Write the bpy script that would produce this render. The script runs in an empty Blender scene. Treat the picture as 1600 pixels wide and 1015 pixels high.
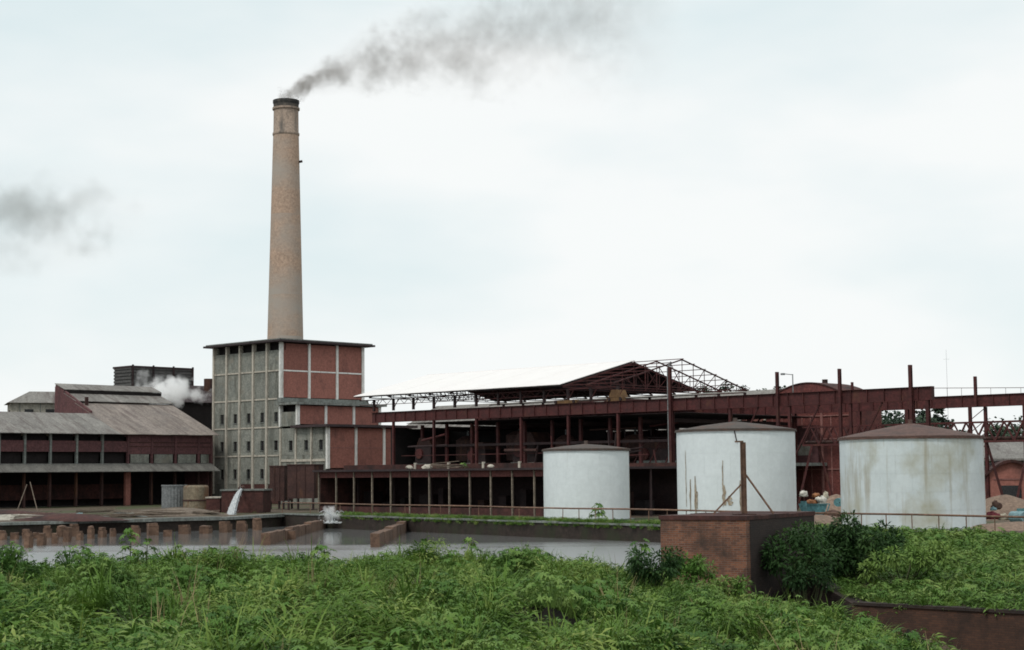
import bpy, bmesh, math, random
import numpy as np
from mathutils import Vector, Matrix, noise as mnoise
random.seed(7); rng = np.random.default_rng(7)
R = math.radians
sc = bpy.context.scene
col = bpy.context.collection

# ------------------------------------------------------------------ camera
EYE = 3.5; F = 2600.0; CX = 800.0; CY = 507.5
cam_d = bpy.data.cameras.new('camera'); cam = bpy.data.objects.new('camera', cam_d); col.objects.link(cam)
cam_d.sensor_width = 36; cam_d.lens = F / 1600 * 36; cam_d.clip_end = 9000; cam_d.clip_start = 0.5
PITCH = math.atan((738 - CY) / F)
ROT = Matrix.Rotation(math.pi / 2 + PITCH, 4, 'X') @ Matrix.Rotation(R(-0.5), 4, 'Z')
cam.matrix_world = Matrix.Translation((0, 0, EYE)) @ ROT
sc.camera = cam
R3 = ROT.to_3x3()
# ------------------------------------------------------------------ sky, sun, exposure
SUN_EL, SUN_AZ = R(52), R(215)          # azimuth clockwise from +Y: behind the viewer, a little to the left
w = bpy.data.worlds.new('World'); sc.world = w; w.use_nodes = True
nt = w.node_tree; nt.nodes.clear()
def wn(t, **k):
    n = nt.nodes.new(t)
    for a, b in k.items(): setattr(n, a, b)
    return n
wo = wn('ShaderNodeOutputWorld'); mixs = wn('ShaderNodeMixShader')
skyt = wn('ShaderNodeTexSky', sky_type='NISHITA', sun_disc=False); skyt.sun_elevation = SUN_EL; skyt.sun_rotation = SUN_AZ
bg1 = wn('ShaderNodeBackground'); bg1.inputs[1].default_value = 0.12
bg2 = wn('ShaderNodeBackground'); bg2.inputs[1].default_value = 0.98
tcw = wn('ShaderNodeTexCoord'); mpw = wn('ShaderNodeMapping'); mpw.inputs['Scale'].default_value = (1.0, 1.0, 2.6); mpw.inputs['Location'].default_value = (-3.171, -6.285, 2.717)
nzw = wn('ShaderNodeTexNoise'); nzw.inputs['Scale'].default_value = 2.1; nzw.inputs['Detail'].default_value = 5; nzw.inputs['Roughness'].default_value = 0.5
rmp = wn('ShaderNodeValToRGB'); e = rmp.color_ramp.elements
e[0].position = 0.33; e[0].color = (0.74, 0.865, 0.885, 1); e[1].position = 0.55; e[1].color = (0.965, 0.99, 0.985, 1)
mrw = wn('ShaderNodeMapRange'); mrw.inputs[1].default_value = 0.25; mrw.inputs[2].default_value = 0.6; mrw.inputs[3].default_value = 0.90; mrw.inputs[4].default_value = 0.99
L = nt.links.new
L(tcw.outputs['Generated'], mpw.inputs[0]); L(mpw.outputs[0], nzw.inputs['Vector']); L(nzw.outputs[0], rmp.inputs[0]); L(nzw.outputs[0], mrw.inputs[0])
L(skyt.outputs[0], bg1.inputs[0]); L(rmp.outputs[0], bg2.inputs[0]); L(mrw.outputs[0], mixs.inputs[0]); L(bg1.outputs[0], mixs.inputs[1]); L(bg2.outputs[0], mixs.inputs[2]); L(mixs.outputs[0], wo.inputs[0])
sd = bpy.data.lights.new('sun', 'SUN'); sd.energy = 1.5; sd.angle = R(11); sd.color = (1, 0.96, 0.9)
so = bpy.data.objects.new('sun', sd); col.objects.link(so)
sdir = Vector((math.sin(SUN_AZ) * math.cos(SUN_EL), math.cos(SUN_AZ) * math.cos(SUN_EL), math.sin(SUN_EL)))
so.rotation_euler = sdir.to_track_quat('Z', 'Y').to_euler()
sc.view_settings.view_transform = 'Standard'; sc.view_settings.look = 'None'; sc.view_settings.exposure = 0.0; sc.view_settings.gamma = 1.0
sc.cycles.max_bounces = 12; sc.cycles.diffuse_bounces = 3; sc.cycles.glossy_bounces = 3; sc.cycles.volume_bounces = 12; sc.cycles.transparent_max_bounces = 8
sc.cycles.filter_width = 1.75; sc.cycles.volume_step_rate = 1.0; sc.cycles.volume_max_steps = 128
sc.cycles.use_denoising = True

# ------------------------------------------------------------------ helpers
def ray(px, py): return R3 @ Vector(((px - CX) / F, -(py - CY) / F, -1.0))
def at(px, py, Y):
    """world point at depth Y under a place in the picture"""
    d = ray(px, py); return Vector((d.x / d.y * Y, Y, EYE + d.z / d.y * Y))
def gp(px, Y, z=0.0):
    """world point of height z and depth Y in the column px"""
    py = 738 - (z - EYE) / Y * F
    for _ in range(4):
        p = at(px, py, Y); py += (p.z - z) / Y * F
    return at(px, py, Y)
def zat(px, py, Y): return at(px, py, Y).z

class MB:
    def __init__(s): s.v = []; s.f = []
    def add(s, vs, fs):
        o = len(s.v); s.v += [tuple(p) for p in vs]; s.f += [tuple(i + o for i in f) for f in fs]; return s
    def box(s, x0, x1, y0, y1, z0, z1):
        return s.add([(x0,y0,z0),(x1,y0,z0),(x1,y1,z0),(x0,y1,z0),(x0,y0,z1),(x1,y0,z1),(x1,y1,z1),(x0,y1,z1)],
                     [(0,3,2,1),(4,5,6,7),(0,1,5,4),(1,2,6,5),(2,3,7,6),(3,0,4,7)])
    def beam(s, p, q, w, h=None, up=(0,0,1)):
        p = Vector(p); q = Vector(q); h = h or w; d = (q - p).normalized(); up = Vector(up)
        if abs(d.dot(up)) > 0.98: up = Vector((0,1,0))
        a = d.cross(up).normalized() * w / 2; b = a.cross(d).normalized() * h / 2
        vs = [p-a-b, p+a-b, p+a+b, p-a+b, q-a-b, q+a-b, q+a+b, q-a+b]
        return s.add(vs, [(0,1,2,3),(7,6,5,4),(0,4,5,1),(1,5,6,2),(2,6,7,3),(3,7,4,0)])
    def tube(s, p, q, r0, r1=None, n=8, cap=True):
        p = Vector(p); q = Vector(q); r1 = r0 if r1 is None else r1; d = (q - p).normalized()
        a = d.orthogonal().normalized(); b = d.cross(a)
        vs = []
        for c, r in ((p, r0), (q, r1)):
            for i in range(n):
                t = 2 * math.pi * i / n; vs.append(c + a * math.cos(t) * r + b * math.sin(t) * r)
        fs = [(i, (i+1) % n, n + (i+1) % n, n + i) for i in range(n)]
        if cap: fs += [tuple(range(n))[::-1], tuple(range(n, 2*n))]
        return s.add(vs, fs)
    def lathe(s, prof, n=32, c=(0,0), a0=0, a1=2*math.pi):
        full = abs(a1 - a0 - 2*math.pi) < 1e-6; m = n if full else n + 1; vs = []
        for r, z in prof:
            for i in range(m):
                t = a0 + (a1 - a0) * i / n; vs.append((c[0] + r*math.cos(t), c[1] + r*math.sin(t), z))
        fs = []
        for k in range(len(prof)-1):
            for i in range(n):
                j = (i+1) % m; fs.append((k*m+i, k*m+j, (k+1)*m+j, (k+1)*m+i))
        return s.add(vs, fs)
    def prism(s, poly, a, b, axis='y'):
        """poly of 2D points extruded along an axis from a to b"""
        n = len(poly); mk = {'y': lambda p, t: (p[0], t, p[1]), 'x': lambda p, t: (t, p[0], p[1]), 'z': lambda p, t: (p[0], p[1], t)}[axis]
        vs = [mk(p, a) for p in poly] + [mk(p, b) for p in poly]
        fs = [tuple(range(n)), tuple(range(n, 2*n))[::-1]] + [(i, n+i, n+(i+1) % n, (i+1) % n) for i in range(n)]
        return s.add(vs, fs)
    def mesh(s, name, mat, smooth=False):
        me = bpy.data.meshes.new(name); me.from_pydata(s.v, [], s.f)
        bm = bmesh.new(); bm.from_mesh(me); bmesh.ops.recalc_face_normals(bm, faces=bm.faces); bm.to_mesh(me); bm.free()
        if mat: me.materials.append(mat)
        if smooth: me.shade_smooth()
        return me
    def build(s, name, mat, parent=None, smooth=False, loc=None, rz=0):
        return link(name, s.mesh(name, mat, smooth), parent, loc, rz)
def link(name, me, parent=None, loc=None, rz=0):
    o = bpy.data.objects.new(name, me); col.objects.link(o)
    if parent: o.parent = parent
    if loc is not None: o.location = loc
    if rz: o.rotation_euler = (0, 0, rz)
    return o
def thing(name, label, cat, loc=(0,0,0), rz=0, group=None):
    o = bpy.data.objects.new(name, None); col.objects.link(o); o.location = loc; o.rotation_euler = (0,0,rz); o.empty_display_size = .2
    return tag(o, label, cat, group)
def tag(o, label, cat, group=None):
    o['label'] = label; o['category'] = cat
    if group: o['group'] = group
    return o
def struct(o): o['kind'] = 'structure'; return o
def stuff(o, label=None, cat=None):
    o['kind'] = 'stuff'
    if label: o['label'] = label; o['category'] = cat
    return o

# ------------------------------------------------------------------ materials
def mat(name, c1, c2=None, scale=2.0, rough=0.85, bump=0.0, stain=None, st=(0.55, 0.7), st_scale=(1, 1, 0.15), rnd=0.12, detail=6, spec=0.3, stain2=None, st2=(0.6,0.7), st2_scale=(.5,.5,.5), corr=None, fine=(4.5,.35), world=False):
    m = bpy.data.materials.new(name); m.use_nodes = True; t = m.node_tree; n = t.nodes; l = t.links.new
    b = n['Principled BSDF']; b.inputs['Roughness'].default_value = rough; b.inputs['Specular IOR Level'].default_value = spec
    tc = n.new('ShaderNodeTexCoord'); oi = n.new('ShaderNodeObjectInfo')
    ad = n.new('ShaderNodeVectorMath'); ad.operation = 'ADD'
    mu = n.new('ShaderNodeVectorMath'); mu.operation = 'SCALE'; mu.inputs[0].default_value = (17, 31, 23); l(oi.outputs['Random'], mu.inputs['Scale'])
    if world: l(n.new('ShaderNodeNewGeometry').outputs['Position'], ad.inputs[0])
    else: l(tc.outputs['Object'], ad.inputs[0]); l(mu.outputs[0], ad.inputs[1])
    nz = n.new('ShaderNodeTexNoise'); nz.inputs['Scale'].default_value = scale; nz.inputs['Detail'].default_value = detail; nz.inputs['Roughness'].default_value = .65
    l(ad.outputs[0], nz.inputs['Vector'])
    c2 = c2 or tuple(x * .65 for x in c1)
    def mix(fac, a, bcol):
        x = n.new('ShaderNodeMix'); x.data_type = 'RGBA'
        if isinstance(fac, float): x.inputs[0].default_value = fac
        else: l(fac, x.inputs[0])
        for s_, v in ((6, a), (7, bcol)):
            if isinstance(v, tuple): x.inputs[s_].default_value = (*v, 1)
            else: l(v, x.inputs[s_])
        return x.outputs[2]
    def rng_(src, a, b_, c=0., d=1.):
        r = n.new('ShaderNodeMapRange'); r.inputs[1].default_value = a; r.inputs[2].default_value = b_; r.inputs[3].default_value = c; r.inputs[4].default_value = d; l(src, r.inputs[0]); return r.outputs[0]
    c = mix(rng_(nz.outputs[0], .3, .7), c1, c2)
    if fine:
        nf = n.new('ShaderNodeTexNoise'); nf.inputs['Scale'].default_value = fine[0]; nf.inputs['Detail'].default_value = 3; nf.inputs['Roughness'].default_value = .7; l(ad.outputs[0], nf.inputs['Vector'])
        hf = n.new('ShaderNodeHueSaturation'); l(rng_(nf.outputs[0], .3, .7, 1-fine[1], 1+fine[1]), hf.inputs['Value']); l(c, hf.inputs['Color']); c = hf.outputs[0]
    for s_, rg, ss in ((stain, st, st_scale), (stain2, st2, st2_scale)):
        if s_:
            mp = n.new('ShaderNodeMapping'); mp.inputs['Scale'].default_value = ss; l(ad.outputs[0], mp.inputs[0])
            n2 = n.new('ShaderNodeTexNoise'); n2.inputs['Scale'].default_value = 1.0; n2.inputs['Detail'].default_value = 5; n2.inputs['Roughness'].default_value = .6; l(mp.outputs[0], n2.inputs['Vector'])
            c = mix(rng_(n2.outputs[0], *rg), c, s_)
    if rnd:
        hs = n.new('ShaderNodeHueSaturation'); l(rng_(oi.outputs['Random'], 0, 1, 1 - rnd, 1 + rnd), hs.inputs['Value']); l(c, hs.inputs['Color']); c = hs.outputs[0]
    l(c, b.inputs['Base Color'])
    if bump or corr:
        bp = n.new('ShaderNodeBump'); bp.inputs['Strength'].default_value = bump or .4; bp.inputs['Distance'].default_value = .03
        if corr:
            wv = n.new('ShaderNodeTexWave'); wv.bands_direction = corr[0]; wv.inputs['Scale'].default_value = corr[1]; l(tc.outputs['Object'], wv.inputs['Vector']); l(wv.outputs[1], bp.inputs['Height'])
        else: l(nz.outputs[0], bp.inputs['Height'])
        l(bp.outputs[0], b.inputs['Normal'])
    return m
M = {}
M['concrete'] = mat('weathered_concrete', (.20,.21,.195), (.135,.15,.14), 1.2, stain=(.07,.065,.055), st=(.5,.75), st_scale=(1.6,1.6,.22))
M['panel'] = mat('grey_render', (.235,.235,.205), (.155,.165,.148), .9, stain=(.07,.07,.055), st=(.48,.75), st_scale=(1.2,1.2,.25), stain2=(.19,.18,.15), rnd=.1)
M['white'] = mat('white_paint', (.80,.80,.77), (.62,.61,.57), 1.5, stain=(.25,.22,.18), st=(.55,.8), st_scale=(2,2,.3), rnd=.06, fine=(4,.1))
M['cream'] = mat('weathered_cream_paint', (.50,.46,.39), (.35,.32,.27), 1.5, stain=(.13,.11,.09), st=(.52,.8), st_scale=(2,2,.3), rnd=.06, fine=(4,.15))
M['brick'] = mat('brick_infill', (.31,.128,.10), (.225,.094,.075), 2.5, stain=(.10,.05,.045), st=(.55,.8), st_scale=(.6,.6,.35), rnd=.12, bump=.2, fine=(5,.32))
M['brickd'] = mat('dark_brick', (.085,.034,.028), (.05,.02,.018), 1.6, stain=(.02,.013,.012), st=(.45,.7), st_scale=(.7,.7,.4), bump=.2)
M['brickp'] = mat('purple_brick', (.13,.058,.058), (.09,.042,.045), 2, stain=(.05,.03,.03), st=(.55,.8), bump=.2)
M['steel'] = mat('red_oxide_steel', (.080,.021,.020), (.044,.014,.0135), 1.5, rough=.7, stain=(.10,.042,.026), st=(.58,.75), st_scale=(.8,.8,.5), rnd=.22)
M['steeld'] = mat('dark_steel', (.036,.020,.020), (.02,.012,.013), 1.5, rough=.7, rnd=.25)
M['rust'] = mat('rusty_plate', (.065,.032,.026), (.035,.018,.017), 1.0, rough=.8, stain=(.11,.05,.025), st=(.56,.75), st_scale=(1,1,.2))
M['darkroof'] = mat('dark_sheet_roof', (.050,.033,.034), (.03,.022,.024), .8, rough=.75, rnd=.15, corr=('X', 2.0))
M['greyroof'] = mat('grey_corrugated_roof', (.245,.235,.215), (.17,.16,.15), .5, stain=(.09,.07,.065), st=(.5,.75), st_scale=(1.2,.25,.25), rnd=.1, corr=('X', 1.6))
M['pinkroof'] = mat('pinkish_corrugated_roof', (.275,.235,.205), (.19,.165,.15), .5, stain=(.10,.075,.07), st=(.5,.75), st_scale=(1.2,.25,.25), rnd=.1, corr=('X', 1.6))
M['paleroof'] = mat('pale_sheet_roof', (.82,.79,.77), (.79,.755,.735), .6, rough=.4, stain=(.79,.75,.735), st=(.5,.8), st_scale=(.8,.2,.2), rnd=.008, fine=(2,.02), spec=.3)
M['tank'] = mat('pale_tank_paint', (.61,.665,.675), (.53,.585,.595), .8, rough=.55, stain=(.26,.21,.12), st=(.54,.80), st_scale=(1.7,1.7,.15), stain2=(.36,.35,.26), st2=(.50,.74), st2_scale=(.35,.35,.3), rnd=.02, fine=(3,.05), world=True)
M['tank1'] = mat('pale_tank_paint_clean', (.665,.715,.72), (.61,.66,.665), .8, rough=.55, stain=(.30,.27,.2), st=(.64,.85), st_scale=(1.6,1.6,.16), rnd=.012, fine=(3,.05), world=True)
M['tankroof'] = mat('tank_roof', (.085,.068,.058), (.055,.045,.04), 1.2, rough=.75, stain=(.10,.05,.035), st=(.5,.7), st_scale=(.8,.8,.8), rnd=.06)
M['tankroofr'] = mat('rusty_tank_roof', (.12,.068,.055), (.08,.045,.038), 1.2, rough=.75, stain=(.06,.04,.035), st=(.5,.7), st_scale=(.8,.8,.8), rnd=.06)
M['rail'] = mat('rusty_rail', (.20,.12,.08), (.12,.065,.045), 3, rough=.7, rnd=.2)
M['glass'] = mat('dark_pane', (.02,.022,.024), (.012,.013,.014), 1, rough=.25, spec=.5, rnd=.3)
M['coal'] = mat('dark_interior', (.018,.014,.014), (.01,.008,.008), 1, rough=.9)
M['sand'] = mat('sand_heap', (.21,.15,.11), (.15,.105,.08), 2.5, bump=.6)
M['wood'] = mat('grey_timber', (.19,.15,.115), (.11,.085,.065), 3)
M['piers'] = mat('pond_brick', (.165,.10,.068), (.105,.064,.044), 3.0, stain=(.07,.04,.028), st=(.5,.72), st_scale=(1.2,1.2,1.0), bump=.4, rnd=.18)
M['yellow'] = mat('yellow_machine_paint', (.15,.085,.035), (.09,.05,.026), 2)
M['pipe'] = mat('grey_pipe', (.20,.21,.215), (.12,.13,.13), 2)
M['oldwhite'] = mat('old_whitewash', (.36,.34,.29), (.25,.235,.2), 1.2, stain=(.12,.10,.08), st=(.5,.75))
M['block_k'] = mat('dark_slatted_block', (.095,.093,.09), (.065,.064,.063), 1)
def chimney_mat():
    m = mat('chimney_brick', (.43,.30,.22), (.345,.255,.195), .45, stain=(.35,.31,.27), st=(.44,.62), st_scale=(.06,.06,.11), stain2=(.42,.28,.19), st2=(.70,.9), st2_scale=(.12,.12,.08), bump=.3, rnd=0, fine=(3.5,.3))
    return m
M['chimney'] = chimney_mat()
M['chimney2'] = mat('chimney_collar', (.36,.275,.215), (.27,.215,.175), .8, stain=(.10,.09,.08), st=(.5,.75), st_scale=(1,1,.2), rnd=0)
M['chimney3'] = mat('sooty_brick', (.12,.105,.09), (.075,.068,.06), .8, stain=(.05,.046,.042), st=(.45,.7), st_scale=(1,1,.2), rnd=0)
M['soot'] = mat('sooty_cap', (.045,.045,.043), (.028,.028,.028), 1.5, stain=(.10,.09,.08), st=(.55,.75), st_scale=(1.5,1.5,.3))

def brickwall_mat(name, c1, c2, mortar, dark):
    """bricks of 24 x 7 cm; for walls built along their own local x axis"""
    m = bpy.data.materials.new(name); m.use_nodes = True; t = m.node_tree; n = t.nodes; l = t.links.new; b = n['Principled BSDF']; b.inputs['Roughness'].default_value = .9
    tc = n.new('ShaderNodeTexCoord'); mp = n.new('ShaderNodeMapping'); mp.inputs['Rotation'].default_value = (R(90), 0, 0); l(tc.outputs['Object'], mp.inputs[0])
    sp = n.new('ShaderNodeSeparateXYZ'); l(tc.outputs['Object'], sp.inputs[0]); cb = n.new('ShaderNodeCombineXYZ')
    su = n.new('ShaderNodeMath'); su.operation = 'ADD'; l(sp.outputs[0], su.inputs[0]); l(sp.outputs[1], su.inputs[1]); l(su.outputs[0], cb.inputs[0]); l(sp.outputs[2], cb.inputs[1])
    bk = n.new('ShaderNodeTexBrick'); bk.inputs['Scale'].default_value = 1; bk.inputs['Brick Width'].default_value = .25; bk.inputs['Row Height'].default_value = .08; bk.inputs['Mortar Size'].default_value = .008
    bk.inputs['Color1'].default_value = (*c1, 1); bk.inputs['Color2'].default_value = (*c2, 1); bk.inputs['Mortar'].default_value = (*mortar, 1); l(cb.outputs[0], bk.inputs['Vector'])
    nz = n.new('ShaderNodeTexNoise'); nz.inputs['Scale'].default_value = .9; nz.inputs['Detail'].default_value = 8; nz.inputs['Roughness'].default_value = .7; l(tc.outputs['Object'], nz.inputs['Vector'])
    mr = n.new('ShaderNodeMapRange'); mr.inputs[1].default_value = .42; mr.inputs[2].default_value = .68; l(nz.outputs[0], mr.inputs[0])
    mx = n.new('ShaderNodeMix'); mx.data_type = 'RGBA'; l(mr.outputs[0], mx.inputs[0]); l(bk.outputs[0], mx.inputs[6]); mx.inputs[7].default_value = (*dark, 1); l(mx.outputs[2], b.inputs['Base Color'])
    bp = n.new('ShaderNodeBump'); bp.inputs['Strength'].default_value = .6; bp.inputs['Distance'].default_value = .02; l(bk.outputs['Fac'], bp.inputs['Height']); bp.invert = True; l(bp.outputs[0], b.inputs['Normal'])
    return m
M['blockbrick'] = brickwall_mat('block_brickwork', (.24,.095,.05), (.11,.046,.03), (.19,.14,.11), (.05,.03,.022))
M['blackbrick'] = brickwall_mat('near_black_brickwork', (.036,.021,.016), (.025,.015,.012), (.04,.03,.025), (.014,.010,.009))  # near-black brick for the block's right side, wing wall and copings
M['ditchbrick'] = brickwall_mat('ditch_brickwork', (.095,.042,.024), (.06,.028,.018), (.05,.03,.022), (.025,.014,.010))

def leafmat(name, c1, c2, c3, trans=.16):
    m = bpy.data.materials.new(name); m.use_nodes = True; t = m.node_tree; n = t.nodes; l = t.links.new; b = n['Principled BSDF']; b.inputs['Roughness'].default_value = .6; b.inputs['Specular IOR Level'].default_value = .16
    g = n.new('ShaderNodeNewGeometry'); nz = n.new('ShaderNodeTexNoise'); nz.inputs['Scale'].default_value = .55; nz.inputs['Detail'].default_value = 4; l(g.outputs['Position'], nz.inputs['Vector'])
    oi = n.new('ShaderNodeObjectInfo'); r = n.new('ShaderNodeValToRGB'); r.color_ramp.elements[0].color = (*c1, 1); r.color_ramp.elements[0].position = .2; r.color_ramp.elements[1].color = (*c3, 1); r.color_ramp.elements[1].position = .85
    k = r.color_ramp.elements.new(.5); k.color = (*c2, 1)
    ma = n.new('ShaderNodeMath'); ma.operation = 'MULTIPLY_ADD'; ma.inputs[1].default_value = .5; l(oi.outputs['Random'], ma.inputs[0])
    mb = n.new('ShaderNodeMath'); mb.operation = 'MULTIPLY_ADD'; mb.inputs[1].default_value = 1.3; mb.inputs[2].default_value = -.38; l(nz.outputs[0], mb.inputs[0]); l(mb.outputs[0], ma.inputs[2]); l(ma.outputs[0], r.inputs[0])
    l(r.outputs[0], b.inputs['Base Color'])
    tr = n.new('ShaderNodeBsdfTranslucent'); l(r.outputs[0], tr.inputs[0]); ms = n.new('ShaderNodeMixShader'); ms.inputs[0].default_value = trans; l(b.outputs[0], ms.inputs[1]); l(tr.outputs[0], ms.inputs[2]); l(ms.outputs[0], n['Material Output'].inputs[0])
    return m
M['grass'] = leafmat('long_grass', (.046,.098,.015), (.098,.182,.028), (.225,.285,.072))
M['leaf'] = leafmat('broad_leaves', (.040,.098,.018), (.084,.174,.032), (.17,.255,.064))
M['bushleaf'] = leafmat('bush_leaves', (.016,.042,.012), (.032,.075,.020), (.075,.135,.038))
M['vine'] = leafmat('vine_leaves', (.052,.115,.020), (.098,.178,.036), (.18,.25,.07))
M['treeleaf'] = leafmat('tree_leaves', (.03,.05,.035), (.05,.075,.05), (.07,.10,.065))
M['stem'] = mat('green_stem', (.06,.085,.03), (.05,.05,.025), 5)
M['bark'] = mat('bark', (.07,.06,.05), (.04,.035,.03), 4)

# ------------------------------------------------------------------ ground
RC = np.array([-21., 152.]); RE = np.array([27., 86.]); RD = (RE - RC) / np.linalg.norm(RE - RC); RN = np.array([-RD[1], RD[0]])   # rail line, normal away from the pond
def srail(x, y): return (x - RE[0]) * RN[0] + (y - RE[1]) * RN[1]
LX = [-400, -90, -40.6, -25, -21]; LY = [128, 126, 132, 142, 152]
WP = [(11.0, 66.5), (12.6, 61.5), (17.5, 57), (26, 52.5), (60, 40)]      # top of the ditch wall
def wob(x, y, f, s): return (np.sin(x*f*1.0+s)*np.cos(y*f*1.17-s*1.3) + .6*np.sin(x*f*2.1-y*f*1.7+s*2) + .4*np.cos(x*f*3.3+y*f*2.9+s*.7)) / 2
def smooth(t): t = np.clip(t, 0, 1); return t*t*(3-2*t)
def bank_edge(y): return np.where(y > 24, 6.3 + (y-24)*.13 - .0033*np.maximum(y-30, 0)**2, 6.3 - (24-y)*.27)
PITS = [(-9.8,26,1.5,.9), (-8.2,30,1.2,.8), (-5.3,36,1.6,.9), (-3.4,34.5,1.3,.8), (-11.8,29.5,1.6,.8), (-2.5,27,1.0,.6), (3.2,31,1.1,.6), (-7.2,22.5,1.2,.6), (1.0,41,1.5,.8), (6.5,40,1.0,.8), (-9.5,43,1.7,.9)]
def hollow(x, y):
    h = smooth((-wob(x, y*.8, .85, 3.1)-.22)/.3)
    for a, b, rx, ry in PITS: h = np.maximum(h, 1.5*np.exp(-((x-a)/rx)**2 - ((y-b)/ry)**2))
    return h
def step(x, y):
    ph = y/7.5 + .55*wob(x, y, .32, 2.2) + .25*wob(x, y, .9, 5.); fr = ph - np.floor(ph)
    return fr, np.clip(wob(x, y, .33, 9.)*1.4 + .55, 0, 1)
def bank(x, y):
    ex = bank_edge(y)
    zc = 1.0 - (y-17)*.0178; zr = .22 - (y-24)*.047
    z = zc + (zr-zc)*smooth((x-ex+8)/8) - .36*smooth((-x-9)/8)*smooth((y-25)/25)
    z = z + .27*wob(x, y, .75, 1.2) + .17*wob(x, y, 1.9, 4.0) - .5*hollow(x, y)
    fr, am = step(x, y); am = am*(1-smooth((x-ex+6)/4))*smooth((50-y)/6); z = z + .85*am*np.where(fr < .1, smooth(fr/.1), 1-smooth((fr-.1)/.9)*1.0) - .55*am - .06
    z = z - (z+3.6)*smooth((x-ex-.2)/2.6)
    ey = 57 + 1.5*np.sin(x*.35)
    return z - (z+2.4)*smooth((y-ey)/4)
def ground_z(x, y):
    x = np.asarray(x, float); y = np.asarray(y, float); s = srail(x, y)
    z = bank(x, y)
    yard = np.where(x < -21, y > np.interp(x, LX, LY), s > 0)
    yw = np.interp(x, [p[0] for p in WP[1:]], [p[1] for p in WP[1:]])
    left = 12.3 + (y-68)*(15.6-12.3)/(101.5-68)
    slope = (s <= 0) & (((x > 12.6) & (y > yw+.35) & (y <= 68)) | ((y > 68) & (x > left)))
    z = np.where(slope, s*.052 - .05 + .08*wob(x, y, .9, 2), z)
    z = np.where(yard, -.03 + .03*wob(x, y, .5, 3), z)
    far = smooth((y-420)/900)
    return z + far*14*np.clip(smooth((x-40)/500)+.25, 0, 1)
xs = np.concatenate([-np.geomspace(62, 5000, 22)[::-1], np.arange(-60, 61, .6), np.geomspace(62, 5000, 22)])
ys = np.concatenate([[-200, -40, -5], np.arange(5, 172, .6), np.geomspace(174, 7000, 34)])
GX, GY = np.meshgrid(xs, ys); GZ = ground_z(GX, GY)
nx, ny = len(xs), len(ys)
vv = np.stack([GX, GY, GZ], -1).reshape(-1, 3)
ii = (np.arange(ny-1)[:, None]*nx + np.arange(nx-1)[None]).reshape(-1)
me = bpy.data.meshes.new('ground'); me.from_pydata(vv.tolist(), [], np.stack([ii, ii+1, ii+nx+1, ii+nx], -1).tolist())
def ground_mat():
    m = mat('earth', (.115,.085,.06), (.07,.05,.038), .5, rough=.95, stain=(.05,.065,.025), st=(.46,.6), st_scale=(.14,.14,.14), rnd=0, bump=.5)
    return m
me.materials.append(ground_mat()); me.materials.append(mat('dark_bank_soil', (.022,.020,.012), (.012,.011,.008), 2, rough=.95, rnd=0))
me.polygons.foreach_set('material_index', (np.repeat((ys[:-1] < 62), nx-1) & np.tile(xs[:-1] < 14, ny-1)).astype(np.int32)); me.shade_smooth()
struct(link('ground', me))
# water
def water_mat():
    m = bpy.data.materials.new('muddy_water'); m.use_nodes = True; t = m.node_tree; n = t.nodes; l = t.links.new; b = n['Principled BSDF']
    b.inputs['Base Color'].default_value = (.17,.175,.175,1); b.inputs['Roughness'].default_value = .16; b.inputs['IOR'].default_value = 1.5
    tc = n.new('ShaderNodeTexCoord'); mp = n.new('ShaderNodeMapping'); mp.inputs['Scale'].default_value = (.5,1.4,1); l(tc.outputs['Object'], mp.inputs[0])
    nz = n.new('ShaderNodeTexNoise'); nz.inputs['Scale'].default_value = 1.6; nz.inputs['Detail'].default_value = 4; l(mp.outputs[0], nz.inputs['Vector'])
    bp = n.new('ShaderNodeBump'); bp.inputs['Strength'].default_value = .16; bp.inputs['Distance'].default_value = .05; l(nz.outputs[0], bp.inputs['Height']); l(bp.outputs[0], b.inputs['Normal'])
    # wind ruffles the open water; under the works it lies calm
    sp = n.new('ShaderNodeSeparateXYZ'); l(tc.outputs['Object'], sp.inputs[0]); m2 = n.new('ShaderNodeMapping'); m2.inputs['Scale'].default_value = (.05,.16,1); l(tc.outputs['Object'], m2.inputs[0])
    n2 = n.new('ShaderNodeTexNoise'); n2.inputs['Scale'].default_value = 1; n2.inputs['Detail'].default_value = 4; l(m2.outputs[0], n2.inputs['Vector'])
    ma = n.new('ShaderNodeMath'); ma.operation = 'MULTIPLY_ADD'; ma.inputs[1].default_value = 26; l(n2.outputs[0], ma.inputs[0]); l(sp.outputs[1], ma.inputs[2])
    mr = n.new('ShaderNodeMapRange'); mr.inputs[1].default_value = 116; mr.inputs[2].default_value = 126; mr.inputs[3].default_value = .30; mr.inputs[4].default_value = .055; l(ma.outputs[0], mr.inputs[0]); l(mr.outputs[0], b.inputs['Roughness'])
    return m
WZ = -1.1
wp = [(-400,54),(6,54),(6.4,66),(12.6,70),(15.9,101.5),(-20.8,152.1),(-24.8,142.2),(-40.5,132.2),(-90,126.2),(-400,128.2)]
me = bpy.data.meshes.new('pond_water'); me.from_pydata([(x, y, WZ) for x, y in wp], [], [tuple(range(len(wp)))]); me.materials.append(water_mat())
struct(link('pond_water', me))

def wall_line(name, pts, z0, z1, th, m, parent=None):
    mb = MB()
    for a, b in zip(pts[:-1], pts[1:]):
        mb.beam((a[0], a[1], (z0+z1)/2), (b[0], b[1], (z0+z1)/2), th, z1-z0)
    return mb.build(name, m, parent)
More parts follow.
